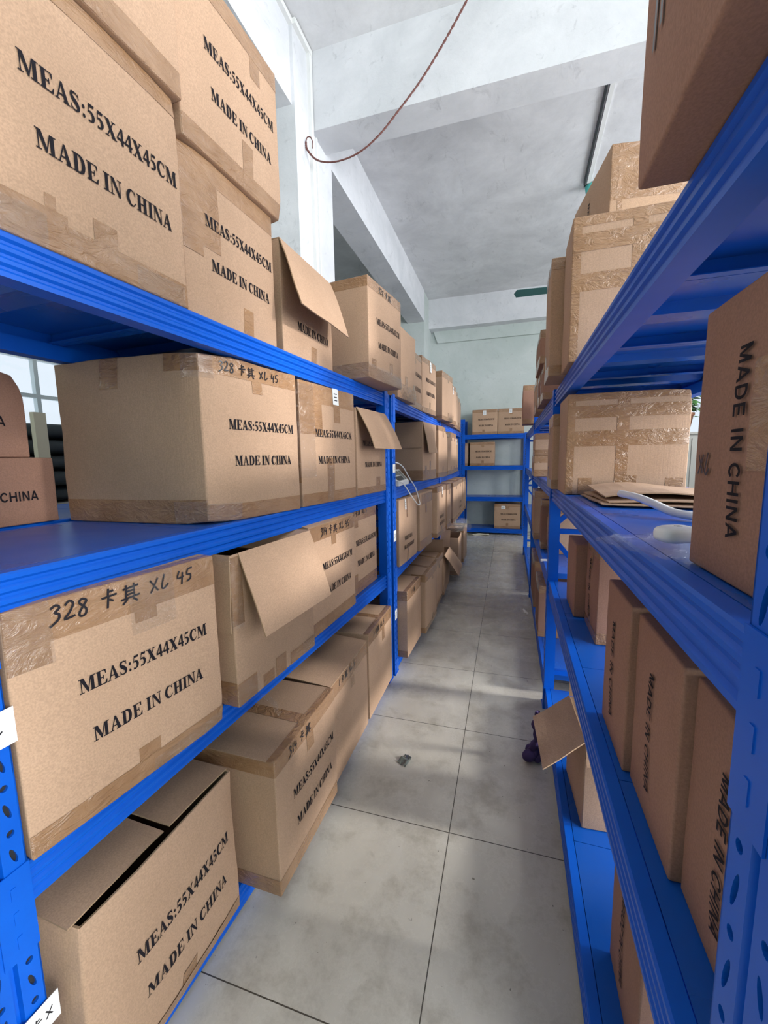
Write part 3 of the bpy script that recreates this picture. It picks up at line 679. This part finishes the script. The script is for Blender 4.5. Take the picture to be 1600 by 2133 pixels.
lc('large carton with bare dented side on the middle left shelf, marked 328', -.862, 1.019, Z3, .445, .515, .56, yaw=9.5, shear=-.095, hand=(.07, .468, '328 kq xl 45', .03), group=GL_, bulge=.012, amp=.006, films=[[('F', 0, 0, .13, .06), ('L', .44, 0, .56, .07)], [('F', 0, .44, .05, .515), ('L', .50, .44, .56, .515)]],
   crush=[(-1, -1, 1, .12, .016), (-1, -1, -1, .12, .02)],
   tapes=[[('F', 0, .455, .445, .515), ('L', .44, .46, .56, .515)], [('F', 0, 0, .445, .055), ('L', 0, 0, .56, .075)], [('F', .205, .415, .25, .515)], [('L', .20, .42, .27, .515)]])
lc('carton wrapped in shiny tape beside the large dented one on the middle left shelf', -.800, 1.50, Z3, .462, .512, yaw=7.5, sticker=('F', .255, .44, .05, .072), group=GL_, films=[[('F', 0, .12, .10, .50), ('L', .48, .12, .56, .50)], [('F', .19, 0, .24, .17)]],
   tapes=[[('F', 0, .43, .462, .512), ('L', .44, .43, .56, .512)], [('F', 0, .30, .16, .44), ('L', .50, .1, .56, .44)], [('F', 0, 0, .462, .052)], [('F', .19, 0, .25, .20)], [('F', .26, .36, .315, .512)]])
lc('open carton on the middle left shelf, its flap hanging over the rack post', -.752, 2.02, Z3, .395, .46, .50, yaw=5.5, text='std', ts=.85, opened=True, group=GL_,
   tapes=[[('F', .24, 0, .30, .09)], [('F', 0, 0, .395, .04)]], flaps=[('F', 236, .24, dict(curve=14, skew=-.02)), ('B', 100, .08), ('R', -20, .2)])
lc('open carton behind the kitchen scale, flap folded down its front', -.70, 3.50, Z3, .46, .505, .54, yaw=5, text=None, opened=True, group=GL_,
   tapes=[[('F', 0, 0, .46, .09), ('L', .3, 0, .54, .09)], [('F', .20, .05, .25, .17)], [('F', .06, 0, .12, .13)]], flaps=[('F', 258, .27, dict(span=(.02, .62))), ('L', 266, .22), ('B', 100, .10)])
lc('carton right after the open one on the second middle left shelf', -.648, 4.03, Z3, .46, .51, yaw=3, text=None, sticker=None, group=GL_, crush=[(1, -1, 1, .15, .03)])
lc('crumpled carton on the far middle left shelf, first past the post', -.655, 4.74, Z3, .45, .50, yaw=1, text=None, group=GL_, amp=.012, crush=[(-1, -1, 1, .2, .04)])
lc('carton third from the end of the far middle left shelf', -.675, 5.23, Z3, .45, .51, yaw=0, text=None, group=GL_)
lc('carton last on the far middle left shelf', -.70, 5.72, Z3, .45, .47, yaw=0, text=None, group=GL_, sticker=('F', .2, .38, .04, .08))

lc('front carton of the second left shelf, 328 handwritten on its top tape', -.850, .462, Z2, .470, .492, yaw=8.6, hand=(.07, .443, '328 kq xl 45', .036), group=GL_, crush=[(-1, -1, 1, .07, .006), (1, -1, -1, .07, .006)], films=[[('F', 0, .37, .075, .49)], [('F', .225, .36, .34, .49)], [('F', .25, 0, .47, .035)]],
   tapes=[[('F', 0, .412, .470, .492), ('T', 0, 0, .47, .03), ('R', 0, .43, .12, .492)], [('F', 0, 0, .470, .05), ('R', 0, 0, .12, .045)], [('F', .235, .385, .290, .492)], [('F', .215, 0, .27, .085)], [('F', 0, .37, .07, .492)]])
lc('open carton on the second left shelf with a corrugated flap hanging out', -.772, .985, Z2, .452, .478, .54, yaw=4.2, text=None, opened=True, group=GL_, films=[[('F', 0, .25, .04, .47), ('L', .51, .25, .54, .47)], [('F', 0, 0, .10, .07)], [('F', .36, 0, .452, .05)]],
   tapes=[[('F', 0, 0, .09, .075), ('L', .44, 0, .54, .08)], [('F', 0, .26, .045, .47), ('L', .50, .28, .54, .47)], [('F', .19, 0, .25, .07)], [('F', .12, 0, .18, .045)], [('F', .28, 0, .452, .05)]],
   flaps=[('F', 246, .262, dict(curve=4, span=(.08, .98), skew=-.04)), ('L', 267, .235), ('B', -4, .12), ('R', -12, .2)])
lc('carton marked with a marker beside the hanging corrugated flap, second left shelf', -.770, 1.475, Z2, .465, .475, yaw=2.6, hand=(.10, .425, '314 kq xl 45', .034), group=GL_, opened=True,
   tapes=[[('F', 0, .41, .465, .474)], [('F', 0, 0, .465, .06)], [('F', .20, .37, .245, .474)]], flaps=[('F', 12, .24, dict(curve=-6)), ('B', 8, .25), ('L', -6, .2), ('R', -6, .2)])
lc('carton closest to the post on the second left shelf, half hidden by its neighbour', -.792, 1.965, Z2, .435, .485, yaw=2, hand=(.05, .445, '31 kq xl 5', .03), group=GL_,
   tapes=[[('F', 0, .415, .435, .485)], [('F', 0, 0, .435, .075)], [('F', .06, .05, .11, .12)], [('F', .08, .38, .13, .485)]])
lc('carton under the kitchen scale with a white strip label and two small print lines', -.705, 2.69, Z2, .46, .468, yaw=3, text='narrow', sticker=('F', .13, .39, .03, .075), group=GL_, tapes=[[('F', .17, .33, .20, .468)], [('F', .18, 0, .21, .13)]])
lc('carton with brown tape corner following the one under the scale', -.665, 3.20, Z2, .43, .475, yaw=3, text=None, group=GL_, tapes=[[('F', .05, .38, .43, .46)], [('F', .0, 0, .43, .085)], [('F', .16, .3, .21, .46)]])
lc('carton with glossy front edge overhanging the second left rack, second shelf', -.622, 3.79, Z2, .45, .48, yaw=2, text='narrow', sticker=('F', .22, .40, .03, .07), group=GL_)
lc('carton ahead of the far rack post on the second left shelf', -.600, 4.275, Z2, .275, .475, yaw=1, text=None, group=GL_)
lc('carton in the middle of the far second left shelf', -.590, 4.72, Z2, .46, .47, yaw=1, text=None, group=GL_)
lc('dark carton near the end of the far second left shelf', -.588, 5.22, Z2, .46, .475, yaw=0, text='narrow', group=GL_)
lc('end carton of the far second left shelf, topmost edge torn', -.588, 5.75, Z2, .46, .475, yaw=0, text=None, group=GL_, crush=[(1, -1, 1, .15, .02)])

lc('nearest open carton at the bottom left with a gaping bulged front', -.808, .492, Z1, .46, .475, .56, yaw=2.0, opened=True, bulge=.022, amp=.006, group=GL_,
   tapes=[[('F', 0, 0, .46, .04)], [('F', .22, 0, .27, .08)]], crush=[(-1, -1, 1, .16, .03), (-.35, -1, 1, .2, -.022)],
   flaps=[('B', -3, .30), ('L', 1, .235, dict(curve=-3, span=(0, .955))), ('R', 2, .215, dict(span=(.028, 1)))])
lc('sealed carton second on the bottom left, jutting into the aisle', -.676, 1.008, Z1, .445, .475, .56, yaw=1, hand=(.08, .435, '314 kq', .032), group=GL_,
   tapes=[[('F', 0, .425, .445, .475), ('L', 0, .425, .56, .475), ('T', 0, 0, .445, .03)], [('F', 0, 0, .445, .06), ('L', 0, 0, .56, .06)], [('F', .20, .37, .25, .475), ('T', .20, 0, .25, .56)]])
lc('carton third on the bottom left with a raised slit in its lid', -.690, 1.465, Z1, .462, .465, .56, yaw=0, text=None, opened=True, hand=(.08, .425, '1 kq xl 5', .03), group=GL_,
   tapes=[[('F', 0, .40, .462, .462)], [('F', .22, .34, .26, .46)]], flaps=[('F', 6, .27, dict(curve=-4)), ('B', 5, .28), ('L', -2, .2), ('R', -2, .2)])
lc('last carton on the bottom of the first left rack, in front of the post', -.690, 1.955, Z1, .45, .485, .56, yaw=0, text=None, hand=(.08, .44, '1 kq xl 5', .03), group=GL_,
   tapes=[[('F', 0, .42, .45, .485), ('T', 0, 0, .45, .03)], [('F', .23, .35, .28, .485), ('T', .23, 0, .28, .56)]])
lc('first carton on the floor shelf past the post, with taped lid corner', -.652, 2.685, Z1, .395, .49, .5, yaw=2, text=None, hand=(.1, .44, '1 kq', .03), group=GL_,
   tapes=[[('F', 0, .42, .395, .49), ('L', 0, .42, .5, .49), ('T', 0, 0, .395, .03)], [('L', 0, 0, .5, .05)]])
lc('second carton on the floor shelf past the post, bowed front', -.606, 3.12, Z1, .45, .49, .52, yaw=2, text=None, bulge=.02, group=GL_)
lc('third carton on the floor shelf past the post, loosely taped', -.615, 3.62, Z1, .44, .46, .52, yaw=0, text=None, amp=.009, bulge=.015, group=GL_)
lc('torn open carton on the far bottom left with a flap drooping into the aisle', -.600, 4.10, Z1, .44, .42, .5, yaw=-1, text=None, opened=True, amp=.012, group=GL_,
   flaps=[('F', 232, .26, dict(curve=10, skew=.1)), ('R', 120, .2), ('L', 115, .2), ('B', 70, .2)], crush=[(-1, -1, 1, .2, .04)])
lc('open carton with a dark inside on the far bottom left', -.54, 4.86, Z1, .46, .46, .5, yaw=-2, text=None, opened=True, group=GL_, flaps=[('B', 100, .2), ('R', 250, .1)])
lc('last carton on the far bottom left before the far wall rack', -.545, 5.50, Z1, .46, .47, .5, yaw=0, text=None, group=GL_)
# cartons of the rack behind, seen through the gap
def bc(label, x, y, z, w, h, **k): return lc(label, x, y, z, w, h, .45, yaw=0, card='card_red_shade', **k)
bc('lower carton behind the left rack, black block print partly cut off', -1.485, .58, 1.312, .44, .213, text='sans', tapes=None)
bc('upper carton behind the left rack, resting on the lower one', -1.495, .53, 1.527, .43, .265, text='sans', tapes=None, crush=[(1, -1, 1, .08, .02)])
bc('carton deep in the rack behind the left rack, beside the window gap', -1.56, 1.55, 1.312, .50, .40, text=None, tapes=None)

# ------------------------------------------------------------------ cartons of the right row
R1, R2, R3, R4 = [z + .001 for z in RV]
GR_ = 'cartons on the right racks'
seam = lambda d, h: [[('R', 0, h / 2 - .006, d, h / 2 + .055)], [('R', d * .42, 0, d * .52, h)], [('R', .0, h * .76, d, h * .88)], [('R', 0, 0, .03, h)], [('R', 0, h * .93, d, h)]]
rcart('shadowed carton jutting over the top right shelf nearest the camera', .160, .674, R4, .50, .50, .55, text=None, hand=(.045, .12, '11', .07), card='card_red_shade', group=GR_, tapes=[])
rcart('carton with taped centre seam on the top right shelf, touching the rack beam', .215, 1.970, R4, .237, .503, .46, text=None, group=GR_, tapes=seam(.46, .503), card='card')
rcart('carton behind the seam-taped one on the top right shelf, hanging over the edge', .168, 2.245, R4, .255, .485, .50, text=None, group=GR_)
carton('crooked carton on top of the right stack, below the ceiling conduit', (.322, 2.605, R4 + .505), -E90 + RAD(8.0), .515, .44, .46, text='side', group=GR_, crush=[(1, -1, -1, .2, .01)],
       tapes=[[('R', 0, .22, .3, .44)], [('R', .03, 0, .05, .44)]])
rcart('carton hidden under the crooked one on the top right shelf', .31, 2.53, R4, .25, .50, .46, text=None, group=GR_)
rcart('upright carton with MADE IN CHINA reading down, beside the nearest right post', .263, .704, R3, .26, .352, .50, text='side', card='card_red_shade', group=GR_, tapes=[[('F', .15, .14, .26, .26)]], hand=(.02, .13, 'xl', .03))
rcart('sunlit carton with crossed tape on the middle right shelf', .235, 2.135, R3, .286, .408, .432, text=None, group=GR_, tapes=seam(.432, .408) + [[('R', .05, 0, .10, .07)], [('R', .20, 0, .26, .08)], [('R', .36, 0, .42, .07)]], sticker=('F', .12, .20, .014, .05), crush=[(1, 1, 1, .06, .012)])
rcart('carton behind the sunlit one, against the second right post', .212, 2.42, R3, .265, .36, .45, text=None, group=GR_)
rcart('carton farthest on the right shelf under the cable shelf, by the post', .298, 2.16, R2, .25, .325, .46, text=None, card='card_red_shade', group=GR_, tapes=[])
rcart('carton second from the post below the cable shelf, small print down its face', .335, 1.885, R2, .25, .38, .46, text='side', card='card_red_shade', group=GR_)
rcart('carton in the middle below the cable shelf, print reading downwards', .265, 1.180, R2, .222, .385, .46, text='side', card='card_red_shade', group=GR_, tapes=[])
rcart('carton with downward print between two others below the cable shelf', .275, .948, R2, .240, .378, .46, text='side', card='card_red_shade', group=GR_, tapes=[])
rcart('carton below the cable shelf hiding behind the near right post', .287, .702, R2, .245, .372, .46, text='side', card='card_red_shade', group=GR_, tapes=[])
rcart('carton with downward print on the bottom right shelf, nearest the camera', .300, 1.105, R1, .245, .38, .46, text='side', card='card_red_shade', group=GR_, tapes=[])
carton('open carton on the bottom right shelf, flap poking into the aisle', (.275, 1.80, R1), -E90 + RAD(3), .30, .345, .42, text=None, card='card', group=GR_, opened=True,
       tapes=[[('R', 0, .28, .42, .34)]], flaps=[('F', 198, .165, dict(skew=.36)), ('L', 95, .12), ('R', 250, .08), ('B', 80, .12)])
GQ = 'cartons on the far right racks'
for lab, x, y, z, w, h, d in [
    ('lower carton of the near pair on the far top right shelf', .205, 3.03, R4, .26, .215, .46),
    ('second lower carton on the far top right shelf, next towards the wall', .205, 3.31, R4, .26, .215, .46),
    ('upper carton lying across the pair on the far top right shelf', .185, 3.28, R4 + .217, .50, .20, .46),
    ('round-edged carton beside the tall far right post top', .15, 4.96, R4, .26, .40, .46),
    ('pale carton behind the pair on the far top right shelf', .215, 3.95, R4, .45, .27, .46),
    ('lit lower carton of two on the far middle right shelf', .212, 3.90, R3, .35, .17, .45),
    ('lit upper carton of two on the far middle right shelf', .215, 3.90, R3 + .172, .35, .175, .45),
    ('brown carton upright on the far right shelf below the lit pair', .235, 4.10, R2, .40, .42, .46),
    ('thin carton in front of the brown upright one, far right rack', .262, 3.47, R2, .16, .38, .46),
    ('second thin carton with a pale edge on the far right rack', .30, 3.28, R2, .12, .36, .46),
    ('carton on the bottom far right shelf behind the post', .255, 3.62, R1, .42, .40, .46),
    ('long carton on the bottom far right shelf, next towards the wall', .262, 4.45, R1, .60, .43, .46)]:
    rcart(lab, x, y, z, w, h, d, text=None, group=GQ, card='card' if 'lit' in lab or 'pale' in lab else 'card_red_shade')
# cartons on the rack across the far wall
def ec(label, x, z, w, h, y=8.20, d=.44, **k): return carton(label, (x, y, z), 0.0, w, h, d, group='cartons on the far wall rack', **k)
ec('left carton of the pair on top of the far wall rack', -.665, 1.946, .47, .465, ts=.95, sticker=('F', .20, .36, .06, .09))
ec('right carton of the pair on top of the far wall rack', -.183, 1.946, .47, .465, ts=.95, sticker=('F', .20, .38, .05, .08))
ec('single carton on the second highest far wall shelf', -.71, 1.346, .47, .455, ts=.95)
ec('carton with a white label on the lowest far wall shelf', -.225, .121, .485, .48, y=8.215, ts=.95, sticker=('F', .13, .385, .075, .06))
ec('partly hidden carton in the corner behind the far wall rack post', -1.17, 1.346, .43, .45, y=8.235, d=.385, text=None)

# ------------------------------------------------------------------ small things
# kitchen scale with its display panel towards the aisle
t = thing('kitchen_scale', 'white weighing scale with grey keypad panel on the second left rack', 'scale', (-.86, 2.86, Z3), 0)
mb = MB(); mb.box(-.20, -.13, .01, .06, .13, .055); mb.build('base', M['pvc'], t)
mb = MB(); mb.box(-.21, -.14, .085, .03, .14, .098); mb.box(-.10, -.02, .055, -.06, .02, .085); mb.build('weighing_plate', M['dark'], t)
mb = MB(); V = [(.06, -.15, .005), (.15, -.15, .005), (.15, -.15, .03), (.075, -.15, .115), (.06, -.15, .115)]
mb.add(V + [(x, .15, z) for x, y, z in V], [(4, 3, 2, 1, 0), (5, 6, 7, 8, 9)] + [(i, (i + 1) % 5, 5 + (i + 1) % 5, 5 + i) for i in range(5)]); pn = fixn(mb.build('display_panel', M['pvc'], t))
def onp(y0, y1, s0, s1, nm, m_):
    b_ = MB(); P0, P1 = Vector((.15, 0, .03)), Vector((.075, 0, .115)); dn = Vector((.085, 0, .075)).normalized() * .0012
    f = lambda y, s_: tuple(P0.lerp(P1, s_) + Vector((0, y, 0)) + dn)
    b_.add([f(y0, s0), f(y1, s0), f(y1, s1), f(y0, s1)], [(0, 1, 2, 3)]); b_.build(nm, M[m_], pn)
onp(-.135, .06, .52, .88, 'screen', 'lcd'); onp(-.135, .06, .12, .46, 'keypad', 'dark'); onp(.075, .135, .14, .88, 'keypad', 'lcd')
mb = MB()
mb.tube(spline([(-.82, 2.76, 1.36), (-.78, 2.70, 1.45), (-.735, 2.70, 1.478), (-.70, 2.78, 1.45), (-.685, 2.93, 1.36), (-.665, 3.04, 1.28), (-.655, 3.11, 1.19), (-.653, 3.14, 1.150), (-.655, 3.08, 1.150), (-.665, 2.93, 1.22), (-.685, 2.82, 1.30), (-.70, 2.735, 1.345), (-.735, 2.69, 1.355), (-.80, 2.70, 1.345), (-.86, 2.72, 1.335)], 10), .0042, 8)
tag(mb.build('power_cord', M['pvc'], smooth=True), 'white cord looping down from the weighing scale over the shelf beam', 'cord')
# flattened cartons, cable, bag and earphone case on the cable shelf
def sheet(mb, q, z0, th, wob, seed, n=10, mi=0, mie=0):
    a, b_, c, d = [Vector((*p, 0)) for p in q]; top, bot = [], []
    for j in range(n + 1):
        for i in range(n + 1):
            s_, t_ = i / n, j / n; p = (a.lerp(b_, s_)).lerp(d.lerp(c, s_), t_)
            z = z0(s_, t_) + wob * noise.noise(Vector((s_ * 3 + seed, t_ * 3, seed))); top.append((p.x, p.y, z + th)); bot.append((p.x, p.y, z))
    m_ = n + 1; F_ = [(j * m_ + i, j * m_ + i + 1, (j + 1) * m_ + i + 1, (j + 1) * m_ + i) for j in range(n) for i in range(n)]; o = len(top)
    mb.add(top + bot, F_ + [tuple(k + o for k in f[::-1]) for f in F_], mi)
    ring = [i for i in range(m_)] + [j * m_ + n for j in range(1, m_)] + [n * m_ + i for i in range(n - 1, -1, -1)] + [j * m_ for j in range(n - 1, 0, -1)]
    base = len(mb.v) - 2 * o
    for k in range(len(ring)):
        x, y = ring[k], ring[(k + 1) % len(ring)]; mb.f.append((base + x, base + x + o, base + y + o, base + y)); mb.m.append(mie)
mb = MB()
sheet(mb, [(.285, 1.80), (.285, 1.40), (.74, 1.33), (.76, 1.74)], lambda s_, t_: R3 + .003 + .004 * s_, .004, .004, 3, mie=1)
sheet(mb, [(.295, 1.80), (.305, 1.41), (.74, 1.35), (.76, 1.74)], lambda s_, t_: R3 + .013 + .012 * math.sin(t_ * 3) * (1 - s_ * .3), .004, .006, 5, mie=1)
sheet(mb, [(.31, 1.81), (.30, 1.44), (.74, 1.37), (.76, 1.75)], lambda s_, t_: R3 + .028 + .010 * (1 - s_) + .014 * math.sin(t_ * 5), .004, .007, 9, mie=1)
fixn(tag(mb.build('flattened_carton', [M['card_in'], M['edge']]), 'flattened folded cardboard lying in front of the sunlit carton', 'cardboard'))
mb = MB(); mb.tube(spline([(.330, 1.385, R3 + .045), (.350, 1.30, R3 + .042), (.370, 1.23, R3 + .032), (.40, 1.17, R3 + .016), (.45, 1.13, R3 + .012), (.56, 1.12, R3 + .012), (.66, 1.16, R3 + .012)], 10), .0105, 10)
tag(mb.build('white_cable', M['pvc'], smooth=True), 'thick white cable lying over the flattened cardboard on the right shelf', 'cable')
mb = MB(); n_ = 18; V = []
for j in range(n_ + 1):
    for i in range(n_ + 1):
        s_, t_ = i / n_, j / n_; p = Vector((.150, .800, 0)).lerp(Vector((.250, .640, 0)), s_).lerp(Vector((.29, .93, 0)).lerp(Vector((.40, .73, 0)), s_), t_)
        z = R3 + .004 + .010 * abs(noise.noise(Vector((s_ * 4, t_ * 4, 2)))) + .012 * t_ * (1 - t_)
        if p.x < .235: z += (.235 - p.x) * .06
        V.append((p.x + .008 * noise.noise(Vector((s_ * 5, t_ * 5, 7))), p.y + .008 * noise.noise(Vector((s_ * 5, t_ * 5, 1))), z))
m_ = n_ + 1; mb.add(V, [(j * m_ + i, j * m_ + i + 1, (j + 1) * m_ + i + 1, (j + 1) * m_ + i) for j in range(n_) for i in range(n_)])
tag(mb.build('plastic_bag', M['film'], smooth=True), 'clear plastic bag lying over the shelf edge under the white earphone case', 'bag')
def superlump(mb, cx, cy, cz, a, b_, c, rot=0.0, e=2.6, nu=28, nv=16, mi=0):
    V = []; sg = lambda v_, p_: math.copysign(abs(v_) ** p_, v_)
    for j in range(nv + 1):
        ph = -math.pi / 2 + math.pi * j / nv
        for i in range(nu):
            th = 2 * math.pi * i / nu; p_ = 2 / e
            x = a * sg(math.cos(ph), p_) * sg(math.cos(th), p_); y = b_ * sg(math.cos(ph), p_) * sg(math.sin(th), p_); z = c * sg(math.sin(ph), p_)
            V.append((cx + x * math.cos(rot) - y * math.sin(rot), cy + x * math.sin(rot) + y * math.cos(rot), cz + z))
    mb.add(V, [(j * nu + i, j * nu + (i + 1) % nu, (j + 1) * nu + (i + 1) % nu, (j + 1) * nu + i) for j in range(nv) for i in range(nu)], mi)
t = thing('earphone_case', 'small glossy white earphone case resting on the plastic bag', 'earphone case', (.272, .782, R3 + .012), RAD(20))
mb = MB(); superlump(mb, 0, 0, .0155, .0315, .024, .0145, e=3.1); mb.build('case_body', M['pvc'], t, True)
mb = MB(); mb.box(-.006, -.009, .0298, .003, -.001, .0304); mb.build('hinge', M['grey_metal'], t)
# paper labels taped to the posts
def sticker_on(label, x, y, z, w, h, rz, line):
    mb = MB(); mb.box(0, -w / 2, -h / 2, .0012, w / 2, h / 2, 0)
    n = max(2, int(h / .01)); 
    polys, wd = hand_text(line, h * .34)
    mb.add([], [])
    for q in polys: mb.add([(.0016, a - wd / 2, b_ - h * .15) for a, b_ in q], [tuple(range(len(q)))], 1)
    o = mb.build('paper_sticker', [M['paper'], M['marker']]); o.location = (x, y, z); o.rotation_euler = (0, 0, rz)
    return tag(o, label, 'sticker')
RZ = -RAD(YL)
sticker_on('white sticker with a marker scribble halfway up the nearest left post', -.8505, .428, 1.036, .072, .068, RZ, 'xl')
sticker_on('white paper scrap with writing low on the nearest left post', -.8495, .440, .425, .062, .060, RZ, 'kx')
sticker_on('small white sticker on the second left post under the hanging flap', -.7205, 2.632, 1.44, .06, .055, 0, '32')
sticker_on('small white sticker on the second left post below the scale', -.7205, 2.632, .985, .06, .075, 0, '31')
sticker_on('small white sticker lowest on the second left post', -.7205, 2.632, .43, .05, .07, 0, '32')
mb = MB(); sheet(mb, [(.205, 2.60), (.205, 2.56), (.25, 2.57), (.25, 2.61)], lambda s_, t_: .87 + .01 * s_, .010, .006, 4, 6)
tag(mb.build('tape_scrap', M['paper']), 'white scrap of tape stuck on the second right post', 'scrap')
def scrap(name, label, cat, q, m_, z=.004, wob=.012, seed=1): 
    mb = MB(); sheet(mb, q, lambda s_, t_: z + .01 * s_ * t_, .0012, wob, seed, 8); return fixn(tag(mb.build(name, M[m_]), label, cat))
scrap('paper_scrap', 'crumpled clear grey scrap on the tile in the middle of the aisle', 'scrap', [(-.50, 1.80), (-.45, 1.77), (-.43, 1.83), (-.47, 1.86)], 'lcd')
scrap('paper_scrap', 'white paper slip on the floor against the far right rack', 'scrap', [(.165, 4.12), (.205, 3.98), (.222, 3.98), (.19, 4.14)], 'paper', seed=3)
scrap('rubbish_heap', 'pale packing rubbish on the floor under the far wall rack', 'rubbish', [(-.75, 8.02), (-.30, 8.04), (-.32, 8.12), (-.74, 8.12)], 'cream', .006, .03, 6)
# purple cloth hanging under the open carton's flap
mb = MB(); pts = spline([(.165, 1.93, .30), (.150, 1.95, .22), (.165, 1.97, .14), (.150, 1.98, .07), (.145, 1.99, .03)], 6)
mb.tube(pts, [.010 + .020 * (i / len(pts)) ** 2 + .004 * math.sin(i * 1.3) for i in range(len(pts))], 9)
for k in range(4): superlump(mb, .150 + .02 * math.cos(k * 1.7), 1.985 + .03 * math.sin(k * 2.1), .032 + .006 * k, .026, .034, .028, k, 2.1, 12, 8)
tag(mb.build('purple_cloth', M['purple'], smooth=True), 'purple cloth strap trailing to the floor by the open flap', 'cloth')
# clear wrap crumpled behind the torn cartons
mb = MB()
for k in range(3): superlump(mb, -.62 + .05 * k, 5.28 + .06 * k, .62 + .03 * (k % 2), .10, .09, .07, k, 2.0, 14, 10)
mb.v = [tuple(Vector(p) + Vector((noise.noise(Vector(p) * 18), noise.noise(Vector(p) * 18 + Vector((9, 0, 0))), noise.noise(Vector(p) * 18 + Vector((0, 9, 0))))) * .03) for p in mb.v]
tag(mb.build('plastic_wrap', M['film'], smooth=True), 'crumpled clear wrap bulging from the open carton on the far bottom left', 'wrap')
# things by the left window
t = thing('cloth_pile', 'pile of dark grey folded cloth seen through the gap by the left window', 'cloth', (-3.6, 2.55, 0))
for k in range(5):
    mb = MB(); superlump(mb, .03 * math.sin(k * 2), .05 * math.cos(k * 3), 1.28 + .12 * k, .34, .62, .062, .15 * math.sin(k), 3.2, 26, 10); mb.build('fold', M['grey_cloth'], t, True)
mb = MB(); mb.box(-3.95, 1.9, 0, -3.25, 3.2, 1.215); mb.box(-3.9, 1.95, 1.0, -3.3, 3.15, 1.0)
tag(mb.build('work_table', M['grey_metal']), 'grey cabinet carrying the dark cloth pile by the left window', 'cabinet')
mb = MB(); mb.box(-3.2, 2.08, 0, -3.16, 2.16, 1.87)
tag(mb.build('cream_board', M['cream']), 'narrow cream board standing before the left window', 'board')
# cabinet and plant by the far right window
mb = MB(); mb.box(2.05, 6.85, 0, 2.9, 7.35, 1.78); mb.box(2.02, 6.82, 1.78, 2.93, 7.38, 1.81); mb.box(2.08, 6.84, .1, 2.47, 6.85, 1.72); mb.box(2.49, 6.84, .1, 2.87, 6.85, 1.72)
tag(mb.build('metal_cabinet', M['grey_metal']), 'grey metal cabinet behind the right racks, under the plant', 'cabinet')
t = thing('potted_plant', 'leafy green plant on the grey cabinet behind the right racks', 'plant', (2.40, 7.05, 1.81))
mb = MB(); lathe(mb, [(.001, 0), (.11, 0), (.15, .24), (.165, .24), (.165, .28), (.14, .28), (.13, .22), (.001, .22)]); mb.build('pot', M['pot'], t, True)
mb = MB(); sb = MB(); rg = random.Random(3)
for k in range(120):
    a, el, l = rg.uniform(0, 6.28), rg.uniform(-.1, 1.3), rg.uniform(.2, .62)
    tip = Vector((math.cos(a) * math.cos(el) * l, math.sin(a) * math.cos(el) * l, .22 + math.sin(el) * l)); base = tip * .75; base.z = .22 + (tip.z - .22) * .75
    if k % 3 == 0: sb.tube(spline([(0, 0, .2), tuple(Vector((0, 0, .2)).lerp(base, .5) + Vector((0, 0, .05))), tuple(base)], 3), .004, 5)
    d_ = Vector((math.cos(a), math.sin(a), rg.uniform(-.8, .4))).normalized(); s_ = d_.cross(Vector((0, 0, 1))).normalized(); nn = s_.cross(d_); ll = rg.uniform(.08, .14); w_ = ll * .32
    mb.add([base, base + d_ * ll * .4 + s_ * w_ - nn * .008, base + d_ * ll * .4 + nn * .006, base + d_ * ll * .4 - s_ * w_ - nn * .008, base + d_ * ll - nn * .02], [(0, 2, 1), (0, 3, 2), (1, 2, 4), (2, 3, 4)])
mb.build('foliage', M['leaf'], t); sb.build('stem', M['leaf'], t, True)
# loose tape ends hanging from the open carton on the second left shelf
mb = MB(); P_ = spline([(-.735, 1.035, Z2 + .02), (-.715, 1.05, Z2 + .005), (-.70, 1.062, Z2 - .02), (-.695, 1.066, Z2 - .045), (-.685, 1.072, Z2 - .06)], 4)
V = []
for i, p in enumerate(P_): V += [p + Vector((0, -.010, .003 * math.sin(i))), p + Vector((.003, .010, -.003 * math.cos(i)))]
mb.add(V, [(2 * i, 2 * i + 1, 2 * i + 3, 2 * i + 2) for i in range(len(P_) - 1)])
tag(mb.build('loose_tape', M['film'], smooth=True), 'twisted clear tape end dangling below the carton with the corrugated flap', 'tape')
